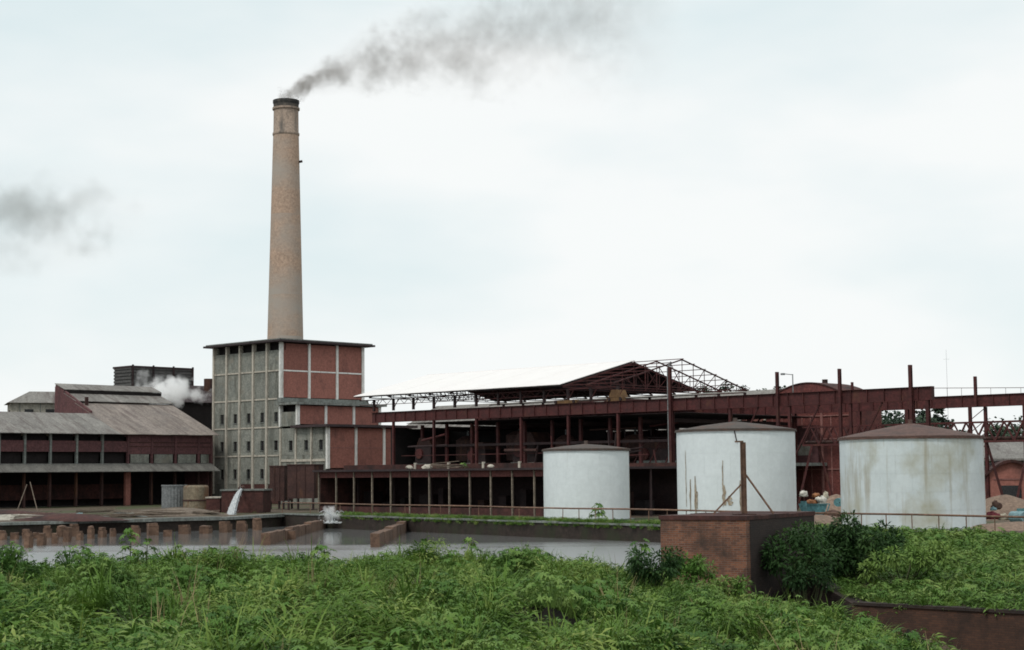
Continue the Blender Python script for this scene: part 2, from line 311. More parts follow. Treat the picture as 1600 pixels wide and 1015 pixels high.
# pond walls with coping
M['pondwall'] = mat('slimy_dark_wall', (.045,.032,.026), (.026,.020,.017), 1.5, stain=(.03,.035,.018), st=(.5,.7), st_scale=(.6,.6,.3))
pw = thing('pond_wall', 'low dark retaining wall along the pond under the pipe railing', 'wall')
ra = RC + RD*0; rb = np.array([15.6, 101.5])
wall_line('wall_face', [tuple(RC), tuple(rb)], -2.4, -.06, .7, M['pondwall'], pw)
n_c = 18
for i in range(n_c):
    a = RC + (rb-RC)*(i/n_c + .0006); b = RC + (rb-RC)*((i+1)/n_c - .0006); wall_line('coping_stone', [tuple(a), tuple(b)], -.06, .05 + .015*(i % 3), .9, M['concrete'], pw)
wall_line('end_wall', [(12.6, 68.5), (15.6, 101.5)], -2.4, .02, .6, M['brickd'], pw)
lw = thing('pond_ledge', 'long weathered concrete ledge along the far edge of the pond beside the brick piers', 'ledge')
lpts = [(-95, 126), (-40.6, 132), (-25, 142), (-21, 152)]
for a, b in zip(lpts[:-1], lpts[1:]):
    va, vb = Vector(a), Vector(b); d = (vb-va).normalized()
    wall_line('wall_face', [tuple(va), tuple(vb)], -2.4, -.24, .7, M['pondwall'], lw)
    nn = max(1, int((vb-va).length / 5))
    for i in range(nn):
        p = va.lerp(vb, i/nn) + d*.02; q = va.lerp(vb, (i+1)/nn) - d*.02
        wall_line('ledge_slab', [tuple(p), tuple(q)], -.24, -.02 + .03*((i*7) % 3), 1.5 + .15*(i % 2), M['concrete'], lw)
kw = thing('rail_kerb', 'low kerb under the railing in front of the big stained tank and the green slope', 'kerb')
for i in range(9):
    a = rb + RD*(i*4.4+.02); b = rb + RD*((i+1)*4.4-.02); wall_line('kerb_stone', [tuple(a), tuple(b)], -.7, .06+.01*(i % 3), .45, M['brickd'], kw)

# ------------------------------------------------------------------ railing
rl = thing('pipe_railing', 'rusty pipe railing running along the edge of the pond past the tanks', 'railing')
RLEN = np.linalg.norm(RE-RC) + 16
rz = 1.0
for i in range(16):
    a = RC + RD*(RLEN*i/16); b = RC + RD*(RLEN*(i+1)/16)
    za = rz + .02*math.sin(i*1.7); zb = rz + .02*math.sin((i+1)*1.7)
    MB().tube((a[0], a[1], za), (b[0], b[1], zb), .056, n=8).build('rail', M['rail'], rl, smooth=True)
t = 0; k = 0
pm = MB().tube((0,0,0), (0,0,.97), .03, n=6).mesh('post', M['rail'])
while t < RLEN:
    p = RC + RD*t; o = link('post', pm, rl, (p[0], p[1], .03)); o.rotation_euler = (random.uniform(-.02,.02), random.uniform(-.02,.02), 0)
    t += 5.2 if t < 38 else 1.86

# ------------------------------------------------------------------ storage tanks
def tank(label, c, r, h, zroof, m, mr, courses, ncol, a_front):
    t = thing('storage_tank', label, 'tank', (c[0], c[1], 0), 0)
    MB().lathe([(r+.35, -.06), (r+.35, .10), (r-.2, .10)], 40).build('foundation', M['concrete'], t)
    MB().lathe([(r-.03, .1), (r-.03, h-.02)], 48).build('inner_shell', m, t, smooth=True)
    ch = (h-.1)/courses; da = 2*math.pi/ncol; pms = []
    for k in range(courses):
        g = .0025
        def pl(th0, th1, r0, r1, z0, z1):
            mb = MB(); n = 4
            P_ = lambda rr, i, z: (rr*math.cos(th0+(th1-th0)*i/n), rr*math.sin(th0+(th1-th0)*i/n), z)
            mb.add([P_(r1, i, z) for z in (z0, z1) for i in range(n+1)], [(i, i+1, n+2+i, n+1+i) for i in range(n)])
            for z in (z0, z1): mb.add([P_(rr, i, z) for rr in (r0, r1) for i in range(n+1)], [(i, i+1, n+2+i, n+1+i) for i in range(n)])
            for i in (0, n): mb.add([P_(r0, i, z0), P_(r1, i, z0), P_(r1, i, z1), P_(r0, i, z1)], [(0,1,2,3)])
            return mb
        ro = r + (.003 if k % 2 else 0.0)
        pms = pl(g/r, da-g/r, r-.025, ro, .1+k*ch+g, .1+(k+1)*ch-g).mesh('plate', m, True)
        for j in range(ncol):
            o = link('plate', pms, t, None, j*da + (k % 2)*da/2)
    rf = MB().lathe([(r+.09, h), (r+.09, h+.07), (r*.55, h+.07+(zroof-h)*.47), (.35, zroof-.05), (.0, zroof)], 40).build('roof', mr, t, smooth=False)
    MB().lathe([(r+.10, h-.10), (r+.12, h-.10), (r+.12, h-.005), (r+.1, h-.005)], 40).build('rim', mr, t)
    MB().tube((0,0,zroof-.1), (0,0,zroof+.22), .14, n=8).build('vent', mr, rf)
    return t
t1c = gp(917, 124); t2c = gp(1152, 112); t3c = gp(1427, 100)
tank('smaller clean white cylindrical tank standing by the pond railing', t1c, 3.18, zat(917, 701, 121), zat(917, 692, 124), M['tank1'], M['tankroof'], 4, 12, 0)
T2 = tank('white cylindrical tank with a few rust streaks behind the brick block', t2c, 3.95, zat(1152, 670, 108.5), zat(1150, 657, 112), M['tank1'], M['tankroof'], 4, 14, 0)
T3 = tank('largest white tank, patchy and rust stained, with brown conical roof', t3c, 4.2, zat(1427, 681.5, 96), zat(1425, 660, 100), M['tank'], M['tankroofr'], 5, 14, 0)
# rust runs on the middle tank, as thin plates of flaking paint
def rust_run(parent, r, ang, z0, z1, wd):
    mb = MB(); vs = []; n = 6
    for i in range(n+1):
        z = z1 + (z0-z1)*i/n; ww = wd*(.35+.65*math.sin(math.pi*(i+.6)/(n+1.2)))*random.uniform(.6, 1.2)/r; a = ang + random.uniform(-.25,.25)*wd/r
        vs += [((r+.014)*math.cos(a-ww/2), (r+.014)*math.sin(a-ww/2), z), ((r+.014)*math.cos(a+ww/2), (r+.014)*math.sin(a+ww/2), z)]
    fs = [(2*i, 2*i+1, 2*i+3, 2*i+2) for i in range(n)]
    return mb.add(vs, fs).build('rust_run', M['rustrun'], parent)
M['rustrun'] = mat('rust_run', (.30,.22,.12), (.42,.40,.36), 5.0, rough=.8, stain=(.17,.10,.045), st=(.5,.7), st_scale=(4,4,.8), rnd=.2)
af = math.atan2(-t2c.y, -t2c.x)
for da, z0, z1, wd in ((-.98,1.2,4.9,.10), (-.86,.9,3.0,.13), (-.74,.5,3.2,.16), (-.70,1.1,2.2,.22), (-.22,1.2,4.2,.10), (-.20,1.3,2.6,.24), (-.12,1.3,1.9,.34), (.06,.8,2.9,.12), (.10,1.6,2.2,.10)):
    rust_run(T2, 3.97, af+da, z0, z1, wd)
MB().tube((3.99*math.cos(af-.02), 3.99*math.sin(af-.02), zat(1152,670,108.5)-.02), (4.02*math.cos(af+.02), 4.02*math.sin(af+.02), zat(1152,690,108)), .035, n=6).build('cable', M['steeld'], T2)

# ------------------------------------------------------------------ brick block with steel post, ditch wall
bc = gp(1165, 62, 1.8); ztop = zat(1165, 805, 62)
blk = thing('brick_block', 'square brick abutment with a worn top, standing in front of the middle tank', 'abutment', (bc.x, bc.y, 0), math.atan2(.857, .514))
MB().box(0, 7, .3, 3.5, -3.6, ztop-.16).build('brickwork', M['blockbrick'], blk)
sb_ = MB().box(.35, 7, -.02, .298, -3.6, ztop-.16).build('sooty_side', M['blackbrick'], blk); sb_['label'] = 'near black side of the brick block'  # side face given its own near-black brick colour
MB().box(0, .348, -.01, .299, -3.6, ztop-.16).build('brick_quoin', M['blockbrick'], blk)
for i in range(5):
    MB().box(-.05+i*1.42, -.05+i*1.42+1.40, -.05, 3.55, ztop-.16, ztop-.02*(i % 2)).build('coping_slab', M['brickd'], blk)
post_base = gp(1163, 63.6, ztop)
pz1 = zat(1160, 690, 63.6)
ps = thing('steel_post', 'rusty steel post with two raking braces on top of the brick block', 'post', (post_base.x, post_base.y, ztop))
MB().box(-.42, .42, -.3, .3, 0, .05).build('base_plate', M['rust'], ps)
pp = MB(); hh = pz1-ztop
pp.box(-.09, .09, -.012, .012, .05, hh).box(-.10, -.082, -.09, .09, .05, hh).box(.082, .10, -.09, .09, .05, hh); pp.build('upright', M['rustpost'] if 'rustpost' in M else M['rail'], ps)
MB().box(-.30, .02, -.05, .05, hh, hh+.06).build('bracket', M['rail'], ps)
for sx, yo in ((-1, .2), (1, .35)):
    MB().beam((sx*.09, 0, hh*(.42 if sx < 0 else .55)), (sx*1.16, yo, .03), .06, .06).build('brace', M['rail'], ps)
dw = thing('ditch_wall', 'dark brick retaining wall below the green slope', 'wall')  # wing wall and copings near-black, main face dark brown brick
for i, (a, b) in enumerate(zip(WP[:-1], WP[1:])):
    z0a = float(srail(*a))*.052; z0b = float(srail(*b))*.052
    L_ = math.dist(a, b); rzz = math.atan2(b[1]-a[1], b[0]-a[0])
    zt = min(z0a, z0b) + .05
    if i == 0:
        MB().prism([(-.3, -4.2), (L_+.1, -4.2), (L_+.1, -1.34), (-.3, -.05)], -.35, .3).build('wing_wall', M['blackbrick'], dw, loc=(a[0], a[1], 0), rz=rzz)
        continue
    MB().box(-.1, L_+.1, -.35, 0.95, -4.2, zt-.08).build('brickwork', M['ditchbrick'], dw, loc=(a[0], a[1], 0), rz=rzz)
    nn = int(L_/1.2)+1
    for j in range(nn):
        MB().box(j*L_/nn+.006, (j+1)*L_/nn-.006, -.42, .12, zt-.08, zt+.02+.01*(j % 2)).build('coping', M['blackbrick'], dw, loc=(a[0], a[1], 0), rz=rzz)

# ------------------------------------------------------------------ the factory grid
A = R(-44); U = Vector((math.cos(A), math.sin(A), 0)); V = Vector((-math.sin(A), math.cos(A), 0))
# ---------- tower
tp = gp(438, 205); LT, RT = 13.9, 13.6
ZF = [2.4, 5.9, 9.4, 12.9, 16.4, 19.9]
tw = thing('process_tower', 'tall concrete and brick factory tower with stepped annexes under the chimney', 'building', (tp.x, tp.y, 0), A)
def wall_hole(mb, x0, x1, z0, z1, hx0, hx1, hz0, hz1, y0, y1):
    mb.box(x0, hx0, y0, y1, z0, z1).box(hx1, x1, y0, y1, z0, z1).box(hx0, hx1, y0, y1, z0, hz0).box(hx0, hx1, y0, y1, hz1, z1); return mb
bay = LT/5
def facade_bay(x0, x1, z0, z1, kind, m=M['panel']):
    """a bay of the plane y = 0, between columns"""
    mb = MB()
    if kind == 'win':
        cx = (x0+x1)/2 + .12*(x1-x0); ww = .36; zc = z0 + (z1-z0)*.36
        wall_hole(mb, x0, x1, z0, z1, cx-ww, cx+ww, zc-.6, zc+.6, .10, .34); o = mb.build('wall_panel', m, tw)
        wi = MB().box(cx-ww+.01, cx+ww-.01, .27, .31, zc-.59, zc+.59).build('window', M['glass'], tw)
        MB().box(cx-.025, cx+.025, .24, .268, zc-.58, zc+.58).build('frame', M['steeld'], wi)
        MB().box(cx-ww-.06, cx+ww+.06, .02, .12, zc-.68, zc-.602).build('sill', M['concrete'], wi)
    elif kind == 'top':
        mb.box(x0, x1, .10, .34, z0, z1-.95).build('wall_panel', m, tw)
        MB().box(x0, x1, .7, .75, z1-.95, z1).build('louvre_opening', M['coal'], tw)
    else: mb.box(x0, x1, .10, .34, z0, z1).build('wall_panel', m, tw)
for k in range(5):
    for i in range(5):
        x0 = -LT + i*bay + .02; x1 = x0 + bay - .04
        facade_bay(x0, x1, ZF[k]+.005, ZF[k+1]-.005, 'top' if k == 4 else ('win' if k < 3 else 'plain'))
        if k: MB().box(x0+.13, x1-.13, .0, .098, ZF[k]-.09, ZF[k]+.09).build('floor_beam', M['cream'], tw)
for i in range(5): MB().box(-LT+i*bay+.02, -LT+(i+1)*bay-.02, .12, .36, 0, ZF[0]-.01).build('base_panel', M['brickd' if i > 1 else 'panel'], tw)
for i in range(6):
    x = -LT + i*bay; wd = .15 if i < 5 else .24
    MB().box(x-wd, x+wd-(.0 if i < 5 else .2), -.12, .37, 1.2 if i < 5 else 9.4, 19.9).build('column', M['cream' if i < 5 else 'white'], tw)
# back and far walls
MB().box(-LT, -LT+.3, .4, RT, 0, 19.88).box(-LT+.3, -.3, RT-.3, RT, 0, 19.88).build('rear_wall', M['panel'], tw)
MB().box(-LT-1.0, 1.0, -1.0, RT+1.0, 19.9, 20.14).build('roof_slab', M['darkroof'], tw)
MB().box(-LT-.75, .75, -.75, RT+.75, 20.14, 20.30).build('roof_parapet', M['concrete'], tw)
# brick end of the tower: x = 0 plane, along y
def brick_face(xf, zs, mcol, hbeam=True, midline=False):
    n = 3; bl = RT/n
    for k in range(len(zs)-1):
        for j in range(n):
            y0 = j*bl+.19; y1 = (j+1)*bl-.19
            MB().box(xf-.3, xf-.12, y0-.05, y1+.05, zs[k]+.09, zs[k+1]-.09).build('brick_panel', M['brick'], tw)
            if midline: MB().box(xf-.125, xf-.10, y0, y1, (zs[k]+zs[k+1])/2-.04, (zs[k]+zs[k+1])/2+.04).build('string_course', M['brickl'], tw)
            if hbeam and k: MB().box(xf-.3, xf-.06, y0, y1, zs[k]-.085, zs[k]+.085).build('floor_beam', mcol, tw)
    for j in range(n+1):
        wd = .17 if 0 < j < n else .2
        yc = min(max(j*bl, wd), RT-wd) if j else .2
        MB().box(xf-.32, xf+.02, yc-wd, yc+wd, zs[0]+.0, zs[-1]).build('column', mcol, tw)
M['brickl'] = mat('pale_brick_course', (.26,.13,.115), (.19,.085,.075), 2)
brick_face(0.0, [13.0, 16.4, 19.88], M['white'])
MB().box(-.35, .45, -.3, RT+.3, 12.42, 12.98).build('ledge_beam', M['concrete'], tw)
# annex B
B1 = 3.25; C1 = 8.96
brick_face(B1, [9.6, 12.05], M['white'], False)
MB().box(.002, B1-.34, .10, .34, 9.45, 11.2).build('wall_panel', M['panel'], tw)
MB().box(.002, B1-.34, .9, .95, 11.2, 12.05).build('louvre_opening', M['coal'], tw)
MB().box(.003, B1-.35, RT-.3, RT-.01, 4.6, 12.05).build('rear_wall', M['brick'], tw)
MB().box(-.3, B1+.55, -.5, RT+.5, 12.06, 12.34).build('roof_slab', M['concrete'], tw)
# annex C
brick_face(C1, [4.2, 9.2], M['white'], False, True)
MB().box(B1+.02, C1-.35, RT-.31, RT-.012, 4.2, 9.2).build('rear_wall', M['brick'], tw)
MB().box(B1-.6, C1+.6, -.6, RT+.5, 9.2, 9.5).build('roof_slab', M['darkroof'], tw)
cb = C1/3
for i in range(3):
    x0 = i*cb+.02; x1 = (i+1)*cb-.02
    if i == 2: x1 -= .32
    facade_bay(x0, x1, 5.9, 9.19, 'win'); MB().box(x0, x1, .08, .34, 0, 5.88).build('base_panel', M['panel'], tw)
    MB().box(x0+.1, x1-.1, -.02, .078, 5.1, 5.4).build('floor_beam', M['cream'], tw)
    MB().box(i*cb-.12, i*cb+.12, -.1, .37, 4.2, 9.19).build('column', M['cream'], tw)
MB().box(C1-.31, C1-.02, .5, RT-.4, 0, 4.19).build('base_wall', M['brickd'], tw)

# ---------- chimney
cp = gp(445, 231); 
def chz(py): return zat(445, py, 231)
zb, zt_ = chz(528), chz(158); pm_ = 231/2600
ch = thing('factory_chimney', 'tall tapering round brick chimney with sooty rim rising behind the tower', 'chimney', (cp.x, cp.y, 0))
r0, r1 = 28*pm_, 20.2*pm_; rb_ = r0 + (r0-r1)/(chz(212)-zb)*zb
segs = 9; zs_ = [zb*0 + (chz(212))*i/segs for i in range(segs+1)]
for i in range(segs):
    rr = lambda z: rb_ + (r1-rb_)*z/chz(212)
    MB().lathe([(rr(zs_[i]), zs_[i]), (rr(zs_[i+1]), zs_[i+1])], 40).build('shaft_section', M['chimney'], ch, smooth=True)
MB().lathe([(r1+.02, chz(213)), (r1+.09, chz(212)), (r1+.09, chz(209)), (r1-.02, chz(208)), (r1-.06, chz(172))], 40).build('collar', M['chimney2'] if 'chimney2' in M else M['chimney'], ch, smooth=True)
MB().lathe([(r1-.05, chz(173)), (r1+.12, chz(172.5)), (r1+.12, chz(169.5)), (r1-.03, chz(169))], 40).build('ring', M['chimney2'], ch)
MB().lathe([(r1-.04, chz(169)), (r1-.02, chz(165))], 40).build('neck', M['chimney3'], ch)
cap = MB().lathe([(r1-.02, chz(165)), (r1+.0, chz(163)), (r1+.06, chz(162)), (r1+.06, zt_), (r1-.35, zt_), (r1-.4, zt_-3)], 40).build('cap', M['soot'], ch, smooth=False)
MB().beam((r1+.1, -.2, chz(254)), (r1+.55, -.2, chz(253)), .25, .3).build('bracket', M['steeld'], ch)

# ---------- crane gantry and roofed hall
gr = gp(1440, 132, 10); G0 = Vector((gr.x, gr.y, 0))
gan = thing('crane_gantry', 'long red oxide steel crane gantry on columns crossing behind the tanks', 'gantry', G0, A)
GT = zat(1440, 603, 132); SP = 19.8
def girder(y, x0, x1, top, dep=1.1):
    g = MB().box(x0, x1, y-.02, y+.02, top-dep+.03, top-.03).build('girder_web', M['steel'], gan)
    MB().box(x0, x1, y-.19, y+.19, top-.03, top).build('flange', M['steel'], g); MB().box(x0, x1, y-.19, y+.19, top-dep, top-dep+.03).build('flange', M['steel'], g)
    sm = MB().box(-.03, .03, -.14, -.021, top-dep+.03, top-.03).mesh('stiffener', M['steel'])
    x = x0 + .6
    while x < x1: link('stiffener', sm, g, (x, y, 0)); x += 1.55
    return g
girder(0, -66, .9, GT); girder(SP, -70, 14.5, GT+.12)
colx = [-.8, -6.6, -12.6, -18.8, -25.2, -31.6, -37.8, -44, -50.2, -56.4, -62.6]
EV = zat(885, 597, 158.2); RG = zat(989, 563, 165)
def hcol(x, y, z1, w=.23, m=M['steel'], z0=0.0):
    mb = MB().box(x-w/2, x+w/2, y-w/2, y-w/2+.03, z0, z1).box(x-w/2, x+w/2, y+w/2-.03, y+w/2, z0, z1).box(x-.015, x+.015, y-w/2+.03, y+w/2-.03, z0, z1)
    return mb.build('column', m, gan)
for i, x in enumerate(colx):
    hcol(x, .0 if i < 5 else .0, GT-1.1); (hcol(x+.5 if i % 2 else x-.5, SP, GT-.98, .36) if i != 1 else None)
    MB().box(x-.25, x+.25, -.28, .28, -.04, .18).build('base_plate', M['concrete'], gan)
hcol(-6.5, SP-.3, GT-.98, .26); hcol(-5.3, SP+.3, GT-.98, .26)
for k in range(5): MB().beam((-6.5, SP-.3, 3.5+k*1.1), (-5.3, SP+.3, 4.6+k*1.1), .07).build('lacing', M['steel'], gan)
# bare columns standing above the girder
def above(px, py, x, y, z0, w=.24):
    Y = (G0 + U*x + V*y).y; z1 = zat(px, py, Y); hcol(x, y+.02, z1, w, M['steel'], z0)
above(1420, 569, -.8, -.32, 3.0, .26); above(1316, 575, -7.4, -.30, 3.0, .24); above(1219, 580, -13.6, -.30, 3.0, .24); above(1330, 596, -19.0, SP, GT+.1, .2); above(1522, 587, -5.9, SP-.3, GT-.9, .24); above(1065+2, 572, -25.2, -.3, 4, .26)
# lamp bracket and thin rail on the far girder
lb = MB().tube((-12.0, -.3, GT), (-12.0, -.3, GT+1.55), .045, n=6).tube((-12.0, -.3, GT+1.5), (-12.9, -.3, GT+1.62), .035, n=6).box(-13.15, -12.85, -.42, -.18, GT+1.52, GT+1.68).build('lamp_bracket', M['pipe'], gan)
MB().tube((-12.5, SP, GT+1.0), (3, SP, GT+.42), .028, n=5).build('hand_rail', M['steel'], gan)
for i in range(10): 
    x = -11.8 + i*1.45; MB().tube((x, SP, GT+.12), (x, SP, GT+1.0-(x+12.5)*.0374), .018, n=5).build('baluster', M['steel'], gan)
MB().beam((-25.6, -.1, 1.0), (-25.6, -.1, GT+2.7), .1).build('pipe', M['pipe'], gan)
MB().beam((-25.6, -.1, GT+2.7), (-25.2, -.1, GT+3.3), .1).build('lamp_arm', M['pipe'], gan)
# end frame at the right end of the near girder
MB().box(.905, 1.0, -.22, .22, GT-1.1, GT).build('end_girder', M['steel'], gan)
hcol(.5, 0, GT-1.1, .28)
for x in (-12.6, -18.8, -6.6):
    MB().beam((x, 0, 4.0), (x+3.0, 0, GT-1.1), .12).build('knee_brace', M['steel'], gan)
for x in (-31.6, -44, -56.4, -37.8): MB().beam((x, SP, GT-3), (x+2.2, SP, GT-1.0), .12).build('knee_brace', M['steel'], gan)
# travelling crane, ochre, parked on the girder
cr = thing('overhead_crane', 'ochre overhead travelling crane parked on the gantry under the roof', 'crane', G0 + U*-38.2, A)
MB().box(-1.2, 1.6, -.18, .2, GT+.01, GT+.30).build('end_carriage', M['yellow'], cr)
MB().box(5.4, 7.4, -.18, .2, GT+.01, GT+.34).build('end_carriage', M['yellow'], cr)
MB().box(1.62, 5.38, -.05, .1, GT+.06, GT+.16).build('tie_rod', M['rust'], cr)
MB().prism([(5.6, GT+.35), (7.0, GT+.35), (6.7, GT+1.05), (6.0, GT+1.05)], -.2, 1.0).build('winch', M['yellow'], cr)
for x in (-1.0, 1.3, 5.7, 7.1): MB().tube((x, -.19, GT+.18), (x, -.28, GT+.18), .16, n=12).build('wheel', M['steeld'], cr)
for x in (.2, 6.4): MB().box(x-.15, x+.15, .21, SP-.3, GT+.02, GT+.26).build('bridge_beam', M['steel'], cr)

# roof of the hall
hall = thing('hall_roof', 'gabled dark sheet roof over the gantry with unfinished open trusses at one end', 'roof', G0, A)
XR0, XR1 = -68.0, -38.0
def slope_sheet(x0, x1, y0, z0, y1, z1, m, name='roof_sheet', par=hall, th=.05):
    dz = th
    mb = MB().add([(x0,y0,z0),(x1,y0,z0),(x1,y1,z1),(x0,y1,z1),(x0,y0,z0+dz),(x1,y0,z0+dz),(x1,y1,z1+dz),(x0,y1,z1+dz)], [(0,3,2,1),(4,5,6,7),(0,1,5,4),(1,2,6,5),(2,3,7,6),(3,0,4,7)])
    return mb.build(name, m, par)
ns = 10; wds = (XR1-XR0)/ns
for i in range(ns):
    a = XR0 + i*wds + .003; b = a + wds - .006; dz = .008*(i % 2)
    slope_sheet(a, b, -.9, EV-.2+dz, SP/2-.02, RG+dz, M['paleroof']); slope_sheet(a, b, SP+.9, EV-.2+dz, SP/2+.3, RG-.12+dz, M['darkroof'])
    # dark sheets under the near slope; their colour puts in the underside shade
    slope_sheet(a, b, -.8, EV-.33, SP/2-.02, RG-.13, M['darkroof'], 'shade_sheet')
MB().box(XR0, XR1+.1, SP/2-.04, SP/2+.25, RG-.1, RG+.09).build('ridge_cap', M['paleroof'], hall)
def truss(x, w=.09, label=None):
    tr = MB(); n = 6
    lo = [(x, -.6+(SP+1.2)*i/(2*n), EV-.42) for i in range(2*n+1)]
    hi = [(x, p[1], EV-.36+(RG-EV+.2)*(1-abs(p[1]-SP/2)/(SP/2+.6))) for p in lo]
    tr.beam(hi[0], hi[n], w*1.3).beam(hi[n], hi[-1], w*1.3).beam(lo[0], lo[-1], w)
    for i in range(1, 2*n):
        tr.beam(lo[i], hi[i], w*.6)
        j = i-1 if i <= n else i+1
        tr.beam(lo[i], hi[j], w*.6)
    return tr.build('truss', M['steel'], hall)
for x in (-31.8, -34.95, -37.9): truss(x)
for i in range(1, 10): truss(-37.9 - i*3.1, .08)
for k in range(8):
    y0 = .2 + k*(SP-.4)/8; y1 = y0 + (SP-.4)/8 - .02; zz = lambda y: EV-.36+(RG-EV+.1)*(1-abs(y-SP/2)/(SP/2+.6))
    MB().prism([(y0, EV-.42), (y1, EV-.42), (y1, zz(y1)), (y0, zz(y0))], -41.2, -41.15, 'x').build('light_block_sheet', M['darkroof'], hall)  # dark sheets added inside the gable to block light through the roof
# purlins of the open bays
for k in range(13):
    y = -.6 + (SP+1.2)*k/12; z = EV-.36+(RG-EV+.2)*(1-abs(y-SP/2)/(SP/2+.6)) + .08
    MB().beam((-31.6, y, z), (-38, y, z), .07).build('purlin', M['steel'], hall)
# eave struts and posts
for y in (0, SP):
    MB().beam((XR0, y, EV-.62), (-31.6, y, EV-.62), .10).build('eave_strut', M['steel'], hall)
    for x in [c for c in colx if c < -31] + [-34.9, -40.9, -47.1, -53.3, -59.5, -65.7]:
        MB().box(x-.11, x+.11, y-.11, y+.11, GT+.13, EV-.6).build('roof_post', M['steeld'], hall)
        if y == 0: MB().beam((x, y, EV-1.7), (x+.8, y, EV-.6), .06).build('strut', M['steel'], hall)
for i in range(22):
    x = -67 + i*1.35; MB().beam((x, 0, EV-.62), (x+.67, 0, EV-1.15), .04).beam((x+.67, 0, EV-1.15), (x+1.35, 0, EV-.62), .04).build('eave_lattice', M['steel'], hall)
MB().beam((XR0, 0, EV-1.15), (-38, 0, EV-1.15), .06).build('eave_tie', M['steel'], hall)

# process hall below the gantry
ph = thing('mill_hall', 'dark open sided mill hall with cluttered floors beneath the gantry', 'hall', G0, A)
LRA, LRB = 9.05, 8.75
for i in range(12):
    x = -62 + i*3.1; slope_sheet(x+.01, x+3.09, 1.3, LRA-.25, SP+2.5, LRB, M['darkroof'], 'roof_sheet', ph)
for i in range(10):
    x = -60.5 + i*3.72
    for y in (2.2, 11, SP+2): MB().box(x-.14, x+.14, y-.14, y+.14, 4.3, LRB-.15).build('column', M['steel' if y < 5 else 'steeld'], ph)
    MB().beam((x, 2.2, 8.2), (x, SP+2, 8.1), .2, .35).build('beam', M['steeld'], ph)
MB().box(-64, -24, -1.0, SP+3, 3.95, 4.25).build('upper_floor', M['concrete'], ph)
MB().box(-64, -24, -1.06, -1.0, 3.9, 4.3).build('floor_edge', M['brickd'], ph)
# rear wall with openings
for i in range(10):
    x = -62 + i*3.72; x1 = x + 3.70
    mb = MB(); wall_hole(mb, x, x1, 4.25, 7.95, x+.7, x1-.7, 5.0, 6.1, SP+2.6, SP+2.85); mb.build('wall_panel', M['brickp'], ph)
    MB().box(x+.7, x1-.7, SP+2.7, SP+2.74, 5.0, 6.1).build('window', M['glass' if i % 3 else 'oldwhite'], ph)
MB().box(-63.5, -41, 9.0, 9.2, 4.25, 8.3).build('dark_screen', M['coal'], ph)  # near-black screens added to keep the hall interior dark
MB().box(-63.6, -63.4, .5, 9.0, 4.25, 8.3).build('dark_screen', M['coal'], ph)
for i in range(26):
    x = random.uniform(-62, -27); y = random.uniform(.2, 8); z = random.uniform(4.6, 8.0); L1 = random.uniform(1.5, 6)
    if random.random() < .6: MB().tube((x, y, z), (x+L1, y, z+random.uniform(-.1,.6)), random.uniform(.05,.16), n=7).build('pipe_run', M[random.choice(['steeld','rust','steel','steeld'])], ph)
    else: MB().beam((x, y, 4.26), (x+random.uniform(-.6,.6), y, z), random.uniform(.08,.2)).build('stanchion', M[random.choice(['steeld','steel'])], ph)
MB().beam((-62, 2.0, 6.4), (-25, 2.0, 6.35), .16, .24).build('crane_beam', M['steeld'], ph)
MB().beam((-62, 0.6, 5.4), (-40, 0.6, 5.4), .08).build('hand_rail', M['steel'], ph)
for i in range(7):
    x = -38 + i*1.9; MB().beam((x, 3.0, 4.3), (x+1.3, 3.0, 6.3), .1).build('conveyor_strut', M['steel'], ph)
# machinery on the floor: mills, vessels, boxes
mach = [('box', -60, 3, 2.4, 3.0), ('vessel', -56.5, 5, 1.3, 3.2), ('box', -53, 4, 2.6, 2.4), ('vessel', -50, 6, 1.4, 3.6), ('box', -46.5, 4.4, 3.0, 3.3), ('vessel', -42.6, 5, 1.1, 3.0), ('box', -39.5, 7, 2.4, 2.2), ('vessel', -35, 6.5, 1.3, 2.9), ('box', -31, 5, 2.6, 2.0), ('box', -57, 11, 4, 3.4), ('box', -49, 12, 4, 3.6)]
wb = {-60: 'in front of the brick annex', -56.5: 'next to the tall press', -53: 'between two round vessels', -50: 'beside the broad press', -46.5: 'with wide flat top', -42.6: 'slimmest of the vessels', -39.5: 'behind the smaller clean tank', -35: 'above the roof of the smaller clean tank', -31: 'lowest of the presses', -57: 'deep inside behind the tall press', -49: 'deep inside behind the wide press'}
for kind, x, y, s, h in mach:
    c_ = G0 + U*x + V*y
    mt = thing('mill_machine' if kind == 'box' else 'process_vessel', ('dark steel mill press on the hall floor ' if kind == 'box' else 'dark upright round vessel on the hall floor ') + wb[x], 'machine' if kind == 'box' else 'vessel', (c_.x, c_.y, 4.25), A)
    if kind == 'box':
        MB().box(-s/2, s/2, -s/2, s/2, .3, h*.7).build('housing', M['steeld'], mt); MB().prism([(-s/2, h*.7), (s/2, h*.7), (s*.3, h), (-s*.3, h)], -s*.45, s*.45).build('hopper', M['rust'], mt)
        MB().box(-s*.55, s*.55, -s*.55, s*.55, 0, .3).build('plinth', M['concrete'], mt); MB().tube((-s*.2, -s*.5-.2, h*.45), (-s*.2, -s*.5, h*.45), s*.22, n=14).build('flywheel', M['steel'], mt)
    else:
        MB().lathe([(s*.55, 0), (s*.55, .25), (s, .55), (s, h-.5), (s*.5, h-.1), (.12, h)], 20).build('shell', M['rust'], mt, smooth=False); MB().tube((0,0,h-.1), (0,0,h+.5), .12, n=8).build('pipe', M['pipe'], mt)

# arcade building in front
ap = gp(520, 156); an = U
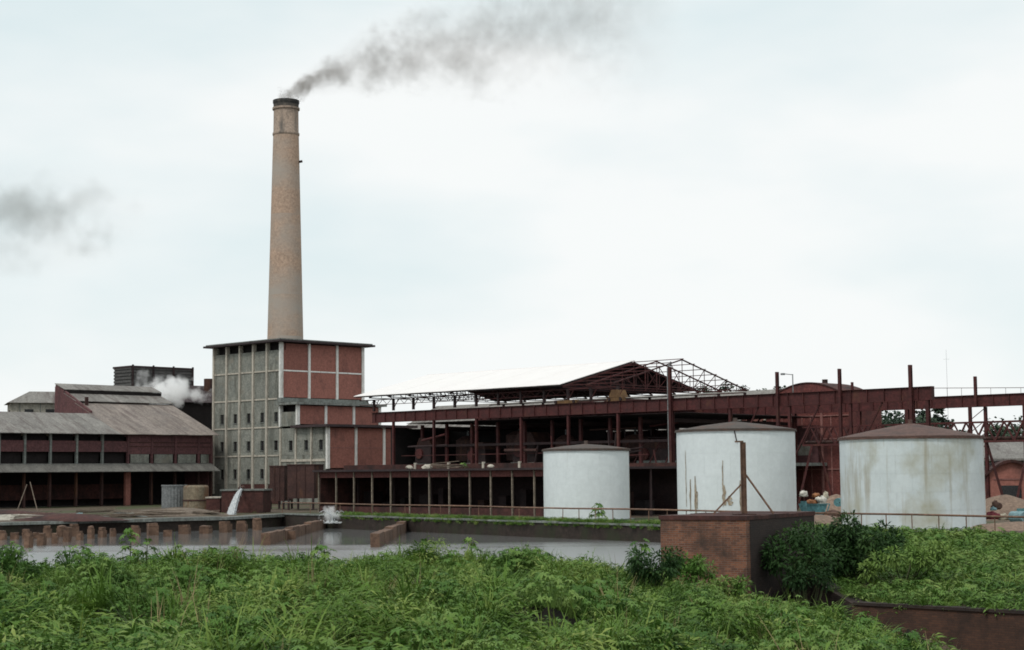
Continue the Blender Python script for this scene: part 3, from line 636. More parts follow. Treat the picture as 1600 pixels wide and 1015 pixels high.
# arcade frame: local x along U
M['brickw0'] = mat('lintel_brick', (.13,.045,.040), (.08,.03,.028), 2.0, fine=(5,.4))
M['postc'] = mat('dull_post_paint', (.24,.20,.155), (.15,.125,.10), 2)
arc = thing('arcade_building', 'long low open fronted brick arcade with thin posts facing the pond', 'building', (ap.x, ap.y, 0), A)
AL = 36.0; AT = 3.75
MB().box(-2, AL, 8.4, 8.7, -.2, AT).build('rear_wall', M['steeld'], arc)
MB().box(-2.2, -2.0, .2, 8.4, -.2, AT-.01).build('end_wall', M['brickd'], arc)
for i in range(14): MB().box(-1.6+i*2.6, -1.6+i*2.6+random.uniform(.6,2), 5.2, 6.4, 0, random.uniform(.6,2.4)).build('stored_crate', M[random.choice(['steeld','coal','rust'])], arc)
MB().box(-2.4, AL+.3, -.5, 9.0, AT, AT+.18).build('roof_slab', M['concrete2'] if 'concrete2' in M else M['darkroof'], arc)
nb = 15; bw = (AL+2)/nb
for i in range(nb):
    x0 = -2 + i*bw
    MB().box(x0+.09, x0+bw-.09, -.02, .16, AT-.55, AT-.01).build('brick_lintel', M['brickw0'], arc)
    MB().box(x0+.09, x0+bw-.09, .02, .18, -.1, .55).build('dwarf_wall', M['brickd'], arc)
for i in range(nb+1):
    x0 = -2 + i*bw; MB().box(x0-.055, x0+.055, -.10, .05, -.1, AT-.02).build('post', M['postc'], arc)
    if i % 2: MB().box(x0-.05, x0+.05, 2.6, 2.8, 0, AT-.02).build('inner_post', M['steeld'], arc)
# upper parapet behind, with little white posts and rubbish
MB().box(-2, AL-6, 3.0, 3.3, AT+.19, AT+.62).build('parapet', M['brickd'], arc)
for i in range(6): MB().box(8+i*4.4, 8.22+i*4.4, 2.9, 3.1, AT+.19, AT+.75).build('parapet_post', M['cream'], arc)
# stone blocks and timber lying on that roof
for i, (x, y, s, lb_) in enumerate(((9.5, 1.0, .35, 'pale concrete lump on the arcade roof below the middle of the brick annex'), (11.6, 1.2, .45, 'larger pale concrete lump on the arcade roof beside a plank heap'), (20.2, .6, .3, 'pale concrete lump on the arcade roof near the small weed'))):
    p = arc.location + U*x + V*y; b = bmesh.new(); bmesh.ops.create_icosphere(b, subdivisions=2, radius=s)
    for v in b.verts: v.co = v.co * (1 + .35*mnoise.noise(v.co*3+Vector((i*5, 0, 0)))); v.co.z = max(v.co.z*.6, -.15)
    m_ = bpy.data.meshes.new('concrete_lump'); b.to_mesh(m_); b.free(); m_.materials.append(M['cream']); tag(link('concrete_lump', m_, None, (p.x, p.y, AT+.18+.15)), lb_, 'rubble', 'lumps on the arcade roof')
hp = arc.location + U*13.5 + V*1.6
pk = thing('plank_heap', 'heap of grey planks and scrap lying on the arcade roof', 'planks', (hp.x, hp.y, AT+.19), A)
for i in range(9): MB().beam((random.uniform(-2.2,-1), random.uniform(-.5,.5), .06+.05*i), (random.uniform(1.2,2.6), random.uniform(-.5,.5), .1+.07*i*random.random()), .16, .05).build('plank', M['wood'], pk)

# rear shed with pale roof
rs = thing('rear_shed', 'long shed with pale sheet roof behind the mill hall', 'shed', G0, A)
for i in range(15):
    x = -92 + i*3.65; slope_sheet(x+.01, x+3.64, 25.0, 8.0, 34, 12.35, M['greyroof2'] if 'greyroof2' in M else M['greyroof'], 'roof_sheet', rs, .06); slope_sheet(x+.01, x+3.64, 43, 8.0, 34.05, 12.35, M['greyroof'], 'roof_sheet', rs, .06)
MB().box(-92, -37.5, 25.6, 25.9, 0, 7.9).build('front_wall', M['brickd'], rs)
MB().prism([(25.7, 0), (42.4, 0), (42.4, 8.0), (34, 12.2), (25.7, 8.1)], -37.8, -37.5, 'x').build('gable_wall', M['brick'], rs)

# brick building with rounded gable
M['brickw'] = mat('warehouse_brick', (.15,.047,.040), (.10,.033,.030), 2.0, stain=(.05,.025,.025), st=(.52,.75), st_scale=(.5,.5,.3), bump=.2, fine=(5,.4))
be = thing('brick_warehouse', 'tall red brick warehouse with rounded gable behind the gantry columns', 'building', G0 + U*-31.6 + V*22.9, A)
EW = 10.6; ze = 10.2
arcpts = [(EW*i/16, ze + 2.0*math.sin(math.pi*i/16)**.8) for i in range(17)]
MB().prism([(0, 0), (EW, 0)] + arcpts[::-1], .1, .4).build('gable_wall', M['brickw'], be)
MB().prism([(0, 0), (EW, 0)] + arcpts[::-1], 5.0, 5.3).build('rear_gable', M['brickw'], be)
MB().box(0, .3, .41, 4.99, 0, ze).build('side_wall', M['brickw'], be); MB().box(EW-.3, EW, .41, 4.99, 0, ze).build('side_wall', M['brickw'], be)
for i in range(16):
    (xa, za), (xb, zb2) = arcpts[i], arcpts[i+1]
    MB().add([(xa,0,za+.01),(xb,0,zb2+.01),(xb,5.5,zb2+.01),(xa,5.5,za+.01),(xa,0,za+.12),(xb,0,zb2+.12),(xb,5.5,zb2+.12),(xa,5.5,za+.12)], [(0,3,2,1),(4,5,6,7),(0,1,5,4),(1,2,6,5),(2,3,7,6),(3,0,4,7)]).build('roof_strip', M['darkbrickroof'] if 'darkbrickroof' in M else M['brickd'], be)
for x in (.15, 3.5, 7.0, EW-.15): MB().box(x-.12, x+.12, -.04, .098, 0, ze-.2).build('pilaster', M['cream' if x in (.15, 3.5) else 'brickl'], be)
for z in (3.6, 6.6, 8.9):
    for xa, xb in ((.28, 3.37), (3.63, 6.87), (7.13, EW-.28)): MB().box(xa, xb, 0.0, .098, z-.06, z+.06).build('string_course', M['brickl'], be)
for xa in (1.0, 2.2, 4.6, 5.6, 8.0, 9.1): MB().box(xa, xa+.10, .03, .098, .1, 8.8).build('drain_strip', M['brickl'], be)
MB().box(EW*.49, EW*.53, 3, 3.4, ze+1.9, ze+2.5).build('vent', M['brickd'], be)

# ---------- lattice bridge at the right
p0 = gp(1262, 150); p1 = gp(1720, 131)
lv = (p1-p0); lv.z = 0; LL = lv.length
lbg = thing('lattice_bridge', 'dark red lattice pipe bridge on raking legs behind the largest tank', 'bridge', (p0.x, p0.y, 0), math.atan2(lv.y, lv.x))
zt2, zb2 = 7.35, 5.75
for y in (-.5, .5):
    MB().beam((0, y, zt2), (LL, y, zt2), .13).build('chord', M['steel'], lbg); MB().beam((0, y, zb2), (LL, y, zb2), .16).build('chord', M['steel'], lbg)
npn = 16; pl_ = LL/npn
for i in range(npn):
    for y in (-.5, .5): 
        MB().beam((i*pl_, y, zb2), ((i+.5)*pl_, y, zt2), .13).build('diagonal', M['steel'], lbg); MB().beam(((i+.5)*pl_, y, zt2), ((i+1)*pl_, y, zb2), .11).build('diagonal', M['steel'], lbg)
MB().tube((0, 0, zb2+.25), (LL, 0, zb2+.25), .14, n=8).build('pipe', M['rust'], lbg)
for fx in (.035, .30, .64, .80):
    x = fx*LL
    for s_ in (-1, 1): MB().beam((x, s_*.5, zb2), (x+s_*1.2, s_*1.3, 0), .2).build('leg', M['steel'], lbg)

# ---------- vaulted brick building far right
vb = gp(1536, 150)
va = thing('vaulted_building', 'low brick building with arched gables and grey vault roof beside the heaps', 'building', (vb.x, vb.y, 0), R(-12))
for kx in range(3):
    x0 = kx*5.2; pts = [(x0+.2+4.8*i/14, 2.7+1.35*math.sin(math.pi*i/14)) for i in range(15)]
    MB().prism([(x0+.2, 0), (x0+5.0, 0)] + pts[::-1], .4, .7).build('gable_wall', M['brick'], va)
    for i in range(14):
        (xa, za), (xb, zc) = pts[i], pts[i+1]
        MB().add([(xa,0,za+.01),(xb,0,zc+.01),(xb,14,zc+.01),(xa,14,za+.01),(xa,0,za+.26),(xb,0,zc+.26),(xb,14,zc+.26),(xa,14,za+.26)], [(0,3,2,1),(4,5,6,7),(0,1,5,4),(1,2,6,5),(2,3,7,6),(3,0,4,7)]).build('vault_strip', M['brickd'], va)
    MB().box(x0-.19, x0+.19, .2, 14, 0, 3.0).build('pier', M['brickd'], va)
    MB().box(x0+1.6, x0+3.4, .36, .399, .9, 2.0).build('window', M['glass'], va); MB().box(x0+1.0, x0+4.1, .34, .399, 2.5, 2.62).build('string_course', M['brickl'], va)
sr = va
MB().prism([(6.0, 4.25), (15, 6.1), (15, 6.3), (6.0, 4.45)], -1, 16, 'x').build('upper_roof', M['greyroof'], va)

# ---------- left: long mill store (G), upper shed (H)
gpz = gp(0, 190); AG = R(46)
def bpx(px):
    lo, hi = -30, 60
    for _ in range(40):
        m_ = (lo+hi)/2; x = gpz.x + m_*math.cos(AG); y = gpz.y + m_*math.sin(AG)
        if 800 + F*x/y < px-4: lo = m_
        else: hi = m_
    return lo
M['canopy'] = mat('dull_canopy_sheet', (.165,.16,.145), (.10,.098,.09), .6, stain=(.06,.055,.05), st=(.5,.75), st_scale=(1.2,.3,.3), corr=('X', 1.6))
ge = thing('mill_store', 'long two storey brick mill store with grey roof left of the tower', 'building', (gpz.x, gpz.y, 0), AG)
ZE = 8.83
cols_l = [bpx(p) for p in (-118, -78, -37, 3, 43, 83, 124, 164, 204)]; cols_r = [bpx(p) for p in (241, 278, 314, 334)]
allc = cols_l + cols_r; XE = allc[-1]
for i, x in enumerate(allc):
    l_ = i < len(cols_l)-1
    MB().box(x-.13, x+.13, -.1, .25, 4.2, ZE-.1).build('column', M['concrete' if l_ else 'brickp'], ge)
    MB().box(x-(.12 if i != len(cols_l)-1 else .35), x+(.12 if i != len(cols_l)-1 else .35), -.1, .3, 0, 4.0).build('lower_post', M['rust' if i != len(cols_l)-1 else 'brick'], ge)
for i in range(len(allc)-1):
    a, b = allc[i]+.14, allc[i+1]-.14
    if i < len(cols_l)-1:
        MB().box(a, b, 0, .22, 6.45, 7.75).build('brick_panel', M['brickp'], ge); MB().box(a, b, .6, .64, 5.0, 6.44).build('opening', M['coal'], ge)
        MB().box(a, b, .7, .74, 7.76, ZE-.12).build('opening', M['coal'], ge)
    else:
        MB().box(a, b, 0, .22, 6.2, ZE-.12).build('brick_panel', M['brickp'], ge); MB().box(a+.25, b-.25, .05, .12, 5.1, 6.18).build('window', M['panel'], ge)
        for z in (7.1, 7.6): MB().box(a, b, -.03, -.001, z-.06, z+.06).build('string_course', M['brickd'], ge)
    MB().box(a, b, -.02, .24, 4.3, 5.0).build('sill_band', M['concrete'], ge)
    # canopy sheets
    slope_sheet(a-.13, b+.13, -1.9, 4.05, -.02, 5.0, M['canopy'], 'canopy_sheet', ge, .07)
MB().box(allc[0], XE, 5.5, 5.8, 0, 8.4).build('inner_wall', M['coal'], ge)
MB().box(allc[0], XE, .3, 5.45, 4.1, 4.28).build('upper_floor', M['steeld'], ge)
MB().box(allc[0], allc[-4], 4.2, 4.5, 0.8, 2.6).build('rear_panel', M['brickd'], ge)
XS = cols_l[-1]-1.6
nsh = 12
for i in range(nsh):
    a = allc[0]-1 + (XS-allc[0]+1)*i/nsh; b = allc[0]-1 + (XS-allc[0]+1)*(i+1)/nsh - .02
    slope_sheet(a, b, -.8, ZE-.3+.015*(i % 2), 6.0, ZE+2.35+.015*(i % 2), M['greyroof'], 'roof_sheet', ge, .07); slope_sheet(a, b, 13, ZE-.3, 6.02, ZE+2.36, M['greyroof'], 'roof_sheet', ge, .07)
for i in range(6):
    a = XS + (XE+.6-XS)*i/6 + .01; b = XS + (XE+.6-XS)*(i+1)/6 - .01
    slope_sheet(a, b, -.8, ZE-.3+.02*(i % 2), 9.6, ZE+3.85+.02*(i % 2), M['pinkroof'], 'roof_sheet', ge, .07)
    slope_sheet(a, b, 9.3, ZE+4.05, 12.2, ZE+5.15, M['greyroof'], 'upper_roof_sheet', ge, .07)
    slope_sheet(a, b, 12.0, ZE+5.62, 14.4, ZE+6.45, M['greyroof'], 'ridge_sheet', ge, .07)
    MB().box(a, b, 12.05, 12.15, ZE+5.2, ZE+5.6).build('clerestory', M['coal'], ge)
MB().prism([(6.0, 7.5), (14.2, 7.5), (14.2, ZE+6.35), (12.0, ZE+5.45), (6.0, ZE+2.75)], XS+.02, XS+.3, 'x').build('gable_wall', M['brickp2'] if 'brickp2' in M else M['brickp'], ge)
MB().box(XS, XE, 14.0, 14.3, 0, ZE+6.1).build('rear_wall', M['brickp'], ge); MB().box(XE-.2, XE, .3, 14, 0, ZE).build('end_wall', M['brickp'], ge)
vent = MB().box(XS+1.0, XS+1.35, 8.6, 8.9, ZE+3.2, ZE+4.6).build('vent', M['brickd'], ge)
# small hip roofed block behind
jp = gp(14, 236)
jb = thing('office_block', 'small pale block with hipped roof behind the left end of the mill store', 'building', (jp.x, jp.y, 0), R(20))
zj = zat(40, 628, 236); zjt = zat(60, 610, 240)
MB().box(0, 9, 0, 8, 0, zj).build('wall', M['oldwhite'], jb)
MB().add([(-.5,-.5,zj),(9.5,-.5,zj),(9.5,8.5,zj),(-.5,8.5,zj),(2.8,4,zjt),(7.5,4,zjt)], [(0,1,5,4),(1,2,5),(2,3,4,5),(3,0,4),(3,2,1,0)]).build('roof', M['greyroof'], jb)
for x in (1.2, 4.0, 6.8): MB().box(x, x+.12, -.06, -.002, 0, zj-.1).build('pilaster', M['concrete'], jb)
for x in (1.9, 4.8, 7.3): MB().box(x, x+1.2, -.05, -.003, zj-1.9, zj-.9).build('window', M['glass'], jb)
fm = gp(12, 205); tag(MB().tube((0,0,0), (0,0,zat(12, 640, 205)), .12, .09, n=8).build('flue_pipe', M['steeld'], None, loc=(fm.x, fm.y, 0)), 'thin dark flue pipe beside the small pale block', 'pipe')
# dark slatted block
kp = gp(203, 240); zk0, zk1 = zat(203, 606, 240), zat(203, 570, 240)
kb = thing('cooling_tower', 'square dark slatted cooling tower rising behind the steam', 'tower', (kp.x, kp.y, 0), A)
MB().box(-4.4, 0, 0, 10.6, 0, zk1-.3).build('core', M['block_k'], kb)
nsl = 9
for i in range(nsl):
    z = zk0-1 + (zk1-zk0+1)*i/nsl
    MB().box(-4.4, .12, -.14, -.02, z, z+.32).build('slat', M['block_k'], kb); MB().box(.02, .14, .1, 10.6, z, z+.32).build('slat', M['block_k'], kb)
for (a, b) in ((-4.5, -.15), ): MB().box(-4.6, .2, -.2, 10.7, zk1-.28, zk1).build('rim', M['steeld'], kb)
for y in (.1, 3.6, 7.1, 10.5): MB().box(.15, .3, y-.12, y+.12, 0, zk1+.15).build('post', M['steeld'], kb)
# dark boiler shed behind the steam
sp = gp(262, 236); bs = thing('boiler_shed', 'dark sooty boiler shed between the steam and the tower', 'shed', (sp.x, sp.y, 0), AG)
zs1 = zat(300, 600, 240)
MB().prism([(0, 0), (9, 0), (9, zs1-2.4), (4.5, zs1), (0, zs1-2.4)], 0, 14, 'x').build('body', M['coal'], bs)
slope_sheet(-.4, 14.4, -.6, zs1-2.65, 4.5, zs1+.06, M['darkroof'], 'roof_sheet', bs); slope_sheet(-.4, 14.4, 9.6, zs1-2.65, 4.52, zs1+.06, M['darkroof'], 'roof_sheet', bs)
MB().tube((9, 3, zs1-1.5), (9, 3, zat(325, 588, 240)), .7, n=12).build('flue', M['rust'], bs)

# ---------- things at the foot of the tower
def rust_hopper(label, px0, px1, pyt, pyb, Y, d=3.0):
    a = gp(px0, Y); b = gp(px1, Y); zt3 = zat(px0, pyt, Y); h = thing('steel_hopper', label, 'hopper', (a.x, a.y, 0), R(-10)); W = b.x-a.x; zlo = max(zat(px0, pyb, Y), .7)
    MB().box(0, W, 0, d, zlo, zt3).build('bin', M['rust'], h)
    for x in (.1, W-.1):
        for y in (.1, d-.1): MB().box(x-.09, x+.09, y-.09, y+.09, 0, zlo-.005).build('leg', M['steeld'], h)
    MB().box(-.07, W+.07, -.07, d+.07, zt3, zt3+.1).build('rim', M['rust'], h)
    for k in range(1, 3): MB().box(W*k/3-.04, W*k/3+.04, -.07, -.002, zlo, zt3-.01).build('rib', M['rust'], h)
rust_hopper('narrow rusty steel hopper against the tower corner', 421, 445, 728, 782, 172)
rust_hopper('broad rusty steel hopper beside the arcade', 449, 492, 726, 778, 168, 3.4)
wbx = gp(346, 158)
ob = thing('outfall_box', 'dark brick outfall box that the water jet spouts from', 'tank', (wbx.x, wbx.y, 0), R(-6))
MB().box(0, 4.0, 0, 3, -.2, 2.05).build('wall', M['brickd'], ob); MB().box(-.12, 4.12, -.12, 3.1, 2.05, 2.2).build('rim', M['concrete'], ob); MB().tube((1.95, -.75, 2.3), (1.95, .5, 2.38), .16, n=10).build('spout', M['rust'], ob)
lowt = gp(322, 160); lb2 = thing('low_trough', 'low brown brick trough next to the outfall box', 'trough', (lowt.x, lowt.y, 0), R(-4))
MB().box(0, 1.35, 0, 2.4, -.1, 1.35).build('wall', M['brickd'], lb2); MB().box(-.08, 1.42, -.08, 2.5, 1.35, 1.48).build('rim', M['cream'], lb2)
# corrugated cistern and stained concrete cistern under the canopy
c1 = gp(272, 176); ct = thing('corrugated_cistern', 'grey corrugated round cistern standing under the mill store canopy', 'cistern', (c1.x, c1.y, 0))
pr = [];
mbc = MB(); nn = 48
ringz = [0, zat(272, 757, 176)]; vs = []
for z in ringz:
    for i in range(nn): r_ = 1.25 + (.05 if i % 2 else 0); vs.append((r_*math.cos(2*math.pi*i/nn), r_*math.sin(2*math.pi*i/nn), z))
mbc.add(vs, [(i, (i+1) % nn, nn+(i+1) % nn, nn+i) for i in range(nn)] + [tuple(range(nn, 2*nn))]).build('shell', M['pipe'], ct); MB().lathe([(1.33, ringz[1]-.1), (1.36, ringz[1]-.1), (1.36, ringz[1]+.04), (1.2, ringz[1]+.04)], 32).build('rim', M['pipe'], ct)
c2_ = gp(306, 174); ct2 = thing('concrete_cistern', 'stained cream concrete cistern beside the corrugated one', 'cistern', (c2_.x, c2_.y, 0))
M['cist'] = mat('stained_cream', (.20,.165,.115), (.13,.105,.075), 1, stain=(.14,.065,.035), st=(.48,.65), st_scale=(1.5,1.5,.4))
MB().lathe([(1.3, 0), (1.3, zat(306, 760, 174)), (1.15, zat(306, 757, 174)), (0, zat(306, 757, 174))], 28).build('shell', M['cist'], ct2); MB().lathe([(1.3, .9), (1.36, .9), (1.36, 1.05), (1.3, 1.05)], 28).build('hoop', M['rust'], ct2)
# leaning pole
lp0, lp1 = at(47, 752, 172), gp(59, 168); tag(MB().tube(lp1, lp0, .05, .045, n=6).build('leaning_pole', M['wood']), 'longer pole leaning against the front of the mill store', 'pole')
lp0, lp1 = at(42, 756, 172), gp(26, 168); tag(MB().tube(lp1, lp0, .045, .04, n=6).build('leaning_pole', M['wood']), 'thin dark pole leaning the other way beside the longer one', 'pole')

# ------------------------------------------------------------------ brick piers and low walls in the pond
def irregular(mb, amp=.02):
    mb.v = [tuple(c + random.uniform(-amp, amp) for c in v) for v in mb.v]; return mb
def pier(px, Y, wd, z1, label, group='brick piers in the pond'):
    p = gp(px, Y, WZ); t = thing('brick_pier', label, 'pier', (p.x, p.y, 0), random.uniform(-.2, .2), group)
    z1 += random.uniform(-.34, .16); wd *= random.uniform(.85, 1.2); irregular(MB().box(-wd/2, wd/2, -wd/2, wd/2, -2.4, z1-.2), .03).build('shaft', M['piers'], t)
    irregular(MB().box(-wd/2+.02, wd/2*random.uniform(.5,.98), -wd/2+.02, wd/2-.02, z1-.198, z1), .03).build('broken_top', M['piers'], t)
    t.rotation_euler = (random.gauss(0,.03), random.gauss(0,.03), random.uniform(-.6,.6))
near = 'brick pier standing in open water, one of a row leading towards the ledge'
for px, Y, z1, wd in ((45,110,-.02,.42), (66,113.5,-.1,.42), (86,116,-.12,.42), (106,119,-.18,.42), (124,122,-.2,.45), (142,124.5,-.2,.42), (160,127,-.25,.42), (177,129,-.25,.42)):
    pier(px, Y, wd, z1, near)
side = 'brick pier close under the concrete ledge with water showing between its neighbours'
for px, Y, z1 in ((4,124,-.32), (23,125,-.32), (41,126,-.32), (57,126.5,-.32), (-14,123.5,-.32), (74,128,-.3), (96,129,-.3), (116,130,-.3)):
    pier(px, Y, .5, z1, side)
wide = 'broad squat brick pier below the ledge near the water jet'
for px, Y, z1, wd in ((212,129,-.2,.7), (238,131,-.25,.8), (262,128,-.4,.7), (288,133,-.2,.85), (322,134,-.35,.8), (352,136,-.2,.8), (378,138,-.3,.7), (402,141,-.2,.7)):
    pier(px, Y, wd, z1, wide, 'broad piers below the ledge')
def lowwall(pa, Ya, pb, Yb, h, label, butt):
    a = gp(pa, Ya, WZ); b = gp(pb, Yb, WZ); Lw = math.dist(a[:2], b[:2]); t = thing('pond_baffle', label, 'wall', (a.x, a.y, 0), math.atan2(b.y-a.y, b.x-a.x)); k = 9
    for i in range(k):
        irregular(MB().box(Lw*i/k+.02, Lw*(i+1)/k-.02, -.3, .3, -2.4, WZ+h*(1-.06*(i % 3))), .025).build('brick_segment', M['piers'], t)
    for x in butt: irregular(MB().box(x-.25, x+.25, -.85, -.31, -2.4, WZ+h*.8)).build('buttress', M['piers'], t)
lowwall(415, 111, 506, 146, .78, 'longer low brick baffle wall with a buttress, running out of the pond towards the hopper', [9.0])
lowwall(586, 106, 640, 143, .86, 'lone straight low brick baffle wall in the middle of the pond', [])

# ------------------------------------------------------------------ falling water and splash
def foam_mat():
    m = bpy.data.materials.new('foaming_water'); m.use_nodes = True; n = m.node_tree.nodes; l = m.node_tree.links.new; b = n['Principled BSDF']; b.inputs['Base Color'].default_value = (.72,.75,.76,1); b.inputs['Roughness'].default_value = .35
    b.inputs['Subsurface Weight'].default_value = .0
    tr = n.new('ShaderNodeBsdfTranslucent'); tr.inputs[0].default_value = (.8,.83,.84,1); ms = n.new('ShaderNodeMixShader'); ms.inputs[0].default_value = .4; l(b.outputs[0], ms.inputs[1]); l(tr.outputs[0], ms.inputs[2]); l(ms.outputs[0], n['Material Output'].inputs[0])
    return m
M['foam'] = foam_mat()
js = at(377, 764, 157); je = at(357, 810, 150)
jw = thing('water_jet', 'white jet of waste water spouting into the pond below the tower', 'water jet', (je.x, je.y, WZ))
for k in range(44):
    mb = MB(); o0 = Vector((random.gauss(0,.045), random.gauss(0,.045), random.gauss(0,.04))); sp_ = random.uniform(.93, 1.06); n = 9; prev = None
    for i in range(n):
        f = i/(n-1); p = js.lerp(je, f) - Vector(je); p.z = (js.z-je.z)*(1-f**1.75*sp_) ; p.x = (js.x-je.x)*(1-f**.85*sp_); p += o0*(1+4.2*f); p.z = max(p.z, 0) + (je.z-WZ)*(1-f)
        p.z = max(p.z, 0.0)
        if prev is not None: mb.tube(prev, p, .04+.03*f, .045+.04*f, n=5)
        prev = p
    mb.build('water_strand', M['foam'], jw, smooth=True)
def foam_blob(parent, n, rad, h):
    mb = MB()
    for i in range(n):
        a = random.uniform(0, 6.28); r_ = rad*math.sqrt(random.random()); s = random.uniform(.03, .12); x, y, z = r_*math.cos(a), r_*math.sin(a)*.5, h*random.random()**2.2
        mb.add([(x-s,y,z),(x+s,y,z),(x,y+s,z),(x,y,z+s*1.3),(x,y-s,z)], [(0,4,3),(4,1,3),(1,2,3),(2,0,3)])
    return stuff(mb.build('foam', M['foam'], parent))
foam_blob(jw, 260, 1.0, .35)
mbd = MB()
for i in range(420):
    f = random.random(); p = Vector(((js.x-je.x)*(1-f**.85), (js.y-je.y)*(1-f), (js.z-je.z)*(1-f**1.75)+(je.z-WZ)*(1-f))) + Vector((random.gauss(0,.06+.2*f), random.gauss(0,.06+.2*f), random.gauss(0,.08))); q = random.uniform(.015,.05); p.z = max(p.z, .02)
    mbd.add([p+Vector((-q,0,0)), p+Vector((q,0,0)), p+Vector((0,q,0)), p+Vector((0,0,q*1.6))], [(0,1,3),(1,2,3),(2,0,3),(0,2,1)])
stuff(mbd.build('spray_drops', M['foam'], jw))
sp_c = gp(521, 143, WZ); spl = thing('water_splash', 'white splash of water spurting up beside the end of the long baffle wall', 'splash', (sp_c.x, sp_c.y, WZ+.45))
for k in range(16):
    d = random.choice((-1, 1)); vx = d*random.uniform(.25, 1.25); vz = random.uniform(1.2, 2.1); mb = MB(); prev = None
    for i in range(8):
        f = i/7; p = Vector((vx*f + random.gauss(0,.03), random.gauss(0,.12), max(0, vz*f*1.45*(1.08-f*.75)*1.0)))
        if prev is not None: mb.tube(prev, p, .014, .014+.02*f, n=4)
        prev = p
    mb.build('water_strand', M['foam'], spl, smooth=True)
foam_blob(spl, 120, 1.2, .2)
SPRAY = spl

# ------------------------------------------------------------------ yard clutter
def heap(name, label, cat, px, Y, rx, ry, h, m, seed=0):
    p = gp(px, Y); b = bmesh.new(); bmesh.ops.create_circle(b, cap_ends=True, radius=1, segments=28); b.free()
    mb = MB(); n = 28; k = 8; vs = []
    for j in range(k+1):
        f = j/k
        for i in range(n):
            a = 2*math.pi*i/n; rr = (1-f); nz = mnoise.noise(Vector((math.cos(a)*2*rr+seed, math.sin(a)*2*rr, seed)))
            vs.append((rx*rr*math.cos(a)*(1+.18*nz), ry*rr*math.sin(a)*(1+.18*nz), -.06 + h*(1-rr**1.35)*(1+.12*nz)))
    fs = [(j*n+i, j*n+(i+1) % n, (j+1)*n+(i+1) % n, (j+1)*n+i) for j in range(k) for i in range(n)]
    return tag(mb.add(vs, fs).build(name, m, None, True, (p.x, p.y, 0)), label, cat)
heap('sand_heap', 'smaller brown sand heap between the middle tank and the largest tank', 'heap', 1308, 128, 3.4, 2.5, 1.75, M['sand'], 1)
heap('sand_heap', 'larger pale sand heap in front of the vaulted brick building', 'heap', 1574, 118, 4.6, 3, 1.75, M['sand'], 2)
heap('earth_mound', 'low reddish earth mound on the ledge beside the brick piers', 'mound', 105, 136, 5.2, 2, .62, M['brickd'], 3)
heap('earth_mound', 'pale weedy earth mound in front of the round cisterns', 'mound', 275, 152, 6, 3, .7, M['greensoil'] if 'greensoil' in M else M['wood'], 4)
heap('rubble_heap', 'long low rubble heap at the foot of the leaning poles', 'heap', 30, 140, 7, 2.2, .5, M['oldwhite'], 5)
def planks(label, px, Y, n, L0):
    p = gp(px, Y); t = thing('plank_stack', label, 'planks', (p.x, p.y, .02), random.uniform(-.2, .2))
    for i in range(n): MB().beam((-L0/2*random.uniform(.7,1), random.uniform(-.6,.6), .05+.06*i), (L0/2*random.uniform(.7,1), random.uniform(-.6,.6), .08+.09*i*random.random()+.05), .22, .05).build('plank', M['wood'], t)
planks('loose grey planks lying on the ledge beside the reddish mound', 165, 140, 7, 4.5); planks('long grey planks lying in front of the pale weedy mound', 215, 145, 8, 5.5); planks('short planks heaped near the outfall box', 320, 150, 5, 3)
planks('pale boards scattered between the reddish mound and the rubble heap', 62, 137, 8, 5); planks('weathered boards lying behind the broad piers', 245, 148, 7, 6); planks('stack of short boards in front of the corrugated cistern', 262, 160, 6, 3.5); planks('boards leaning together below the mill store canopy', 150, 160, 7, 4)
heap('rubble_heap', 'small grey rubble heap between two plank stacks', 'heap', 190, 146, 2.4, 1.3, .5, M['concrete'], 15); heap('rubble_heap', 'flat pale rubble spread near the round cisterns', 'heap', 240, 158, 4, 2, .4, M['oldwhite'], 16); heap('earth_mound', 'dark earth mound at the far end of the ledge', 'mound', 15, 150, 6, 3, .7, M['brickd'], 17)
# drums, sacks, trough near the tanks
cols = {'turquoise': (.11,.26,.28), 'white': (.58,.56,.50), 'red': (.17,.02,.03), 'orange': (.33,.14,.06), 'cream': (.5,.45,.35), 'paleblue': (.20,.32,.35), 'brown': (.1,.05,.035)}
for k, c in cols.items(): M['c_'+k] = mat('paint_'+k, c, tuple(x*.7 for x in c), 3, rough=.6)
def drum(px, Y, colr, label, z=0.0, tip=False, s=1.0):
    p = gp(px, Y, z); t = thing('steel_drum', label, 'drum', (p.x, p.y, z)); 
    MB().lathe([(0,0),(.29*s,0),(.29*s,.28*s),(.305*s,.30*s),(.29*s,.32*s),(.29*s,.58*s),(.305*s,.6*s),(.29*s,.62*s),(.29*s,.88*s),(.27*s,.88*s),(.27*s,.85*s),(0,.85*s)], 18).build('barrel', M['c_'+colr], t)
    MB().tube((.13*s,0,.85*s), (.13*s,0,.89*s), .04*s, n=8).build('bung', M['steeld'], t)
    if tip: t.rotation_euler = (R(90), 0, random.uniform(-.6,.6)); t.location.z = z + .3*s
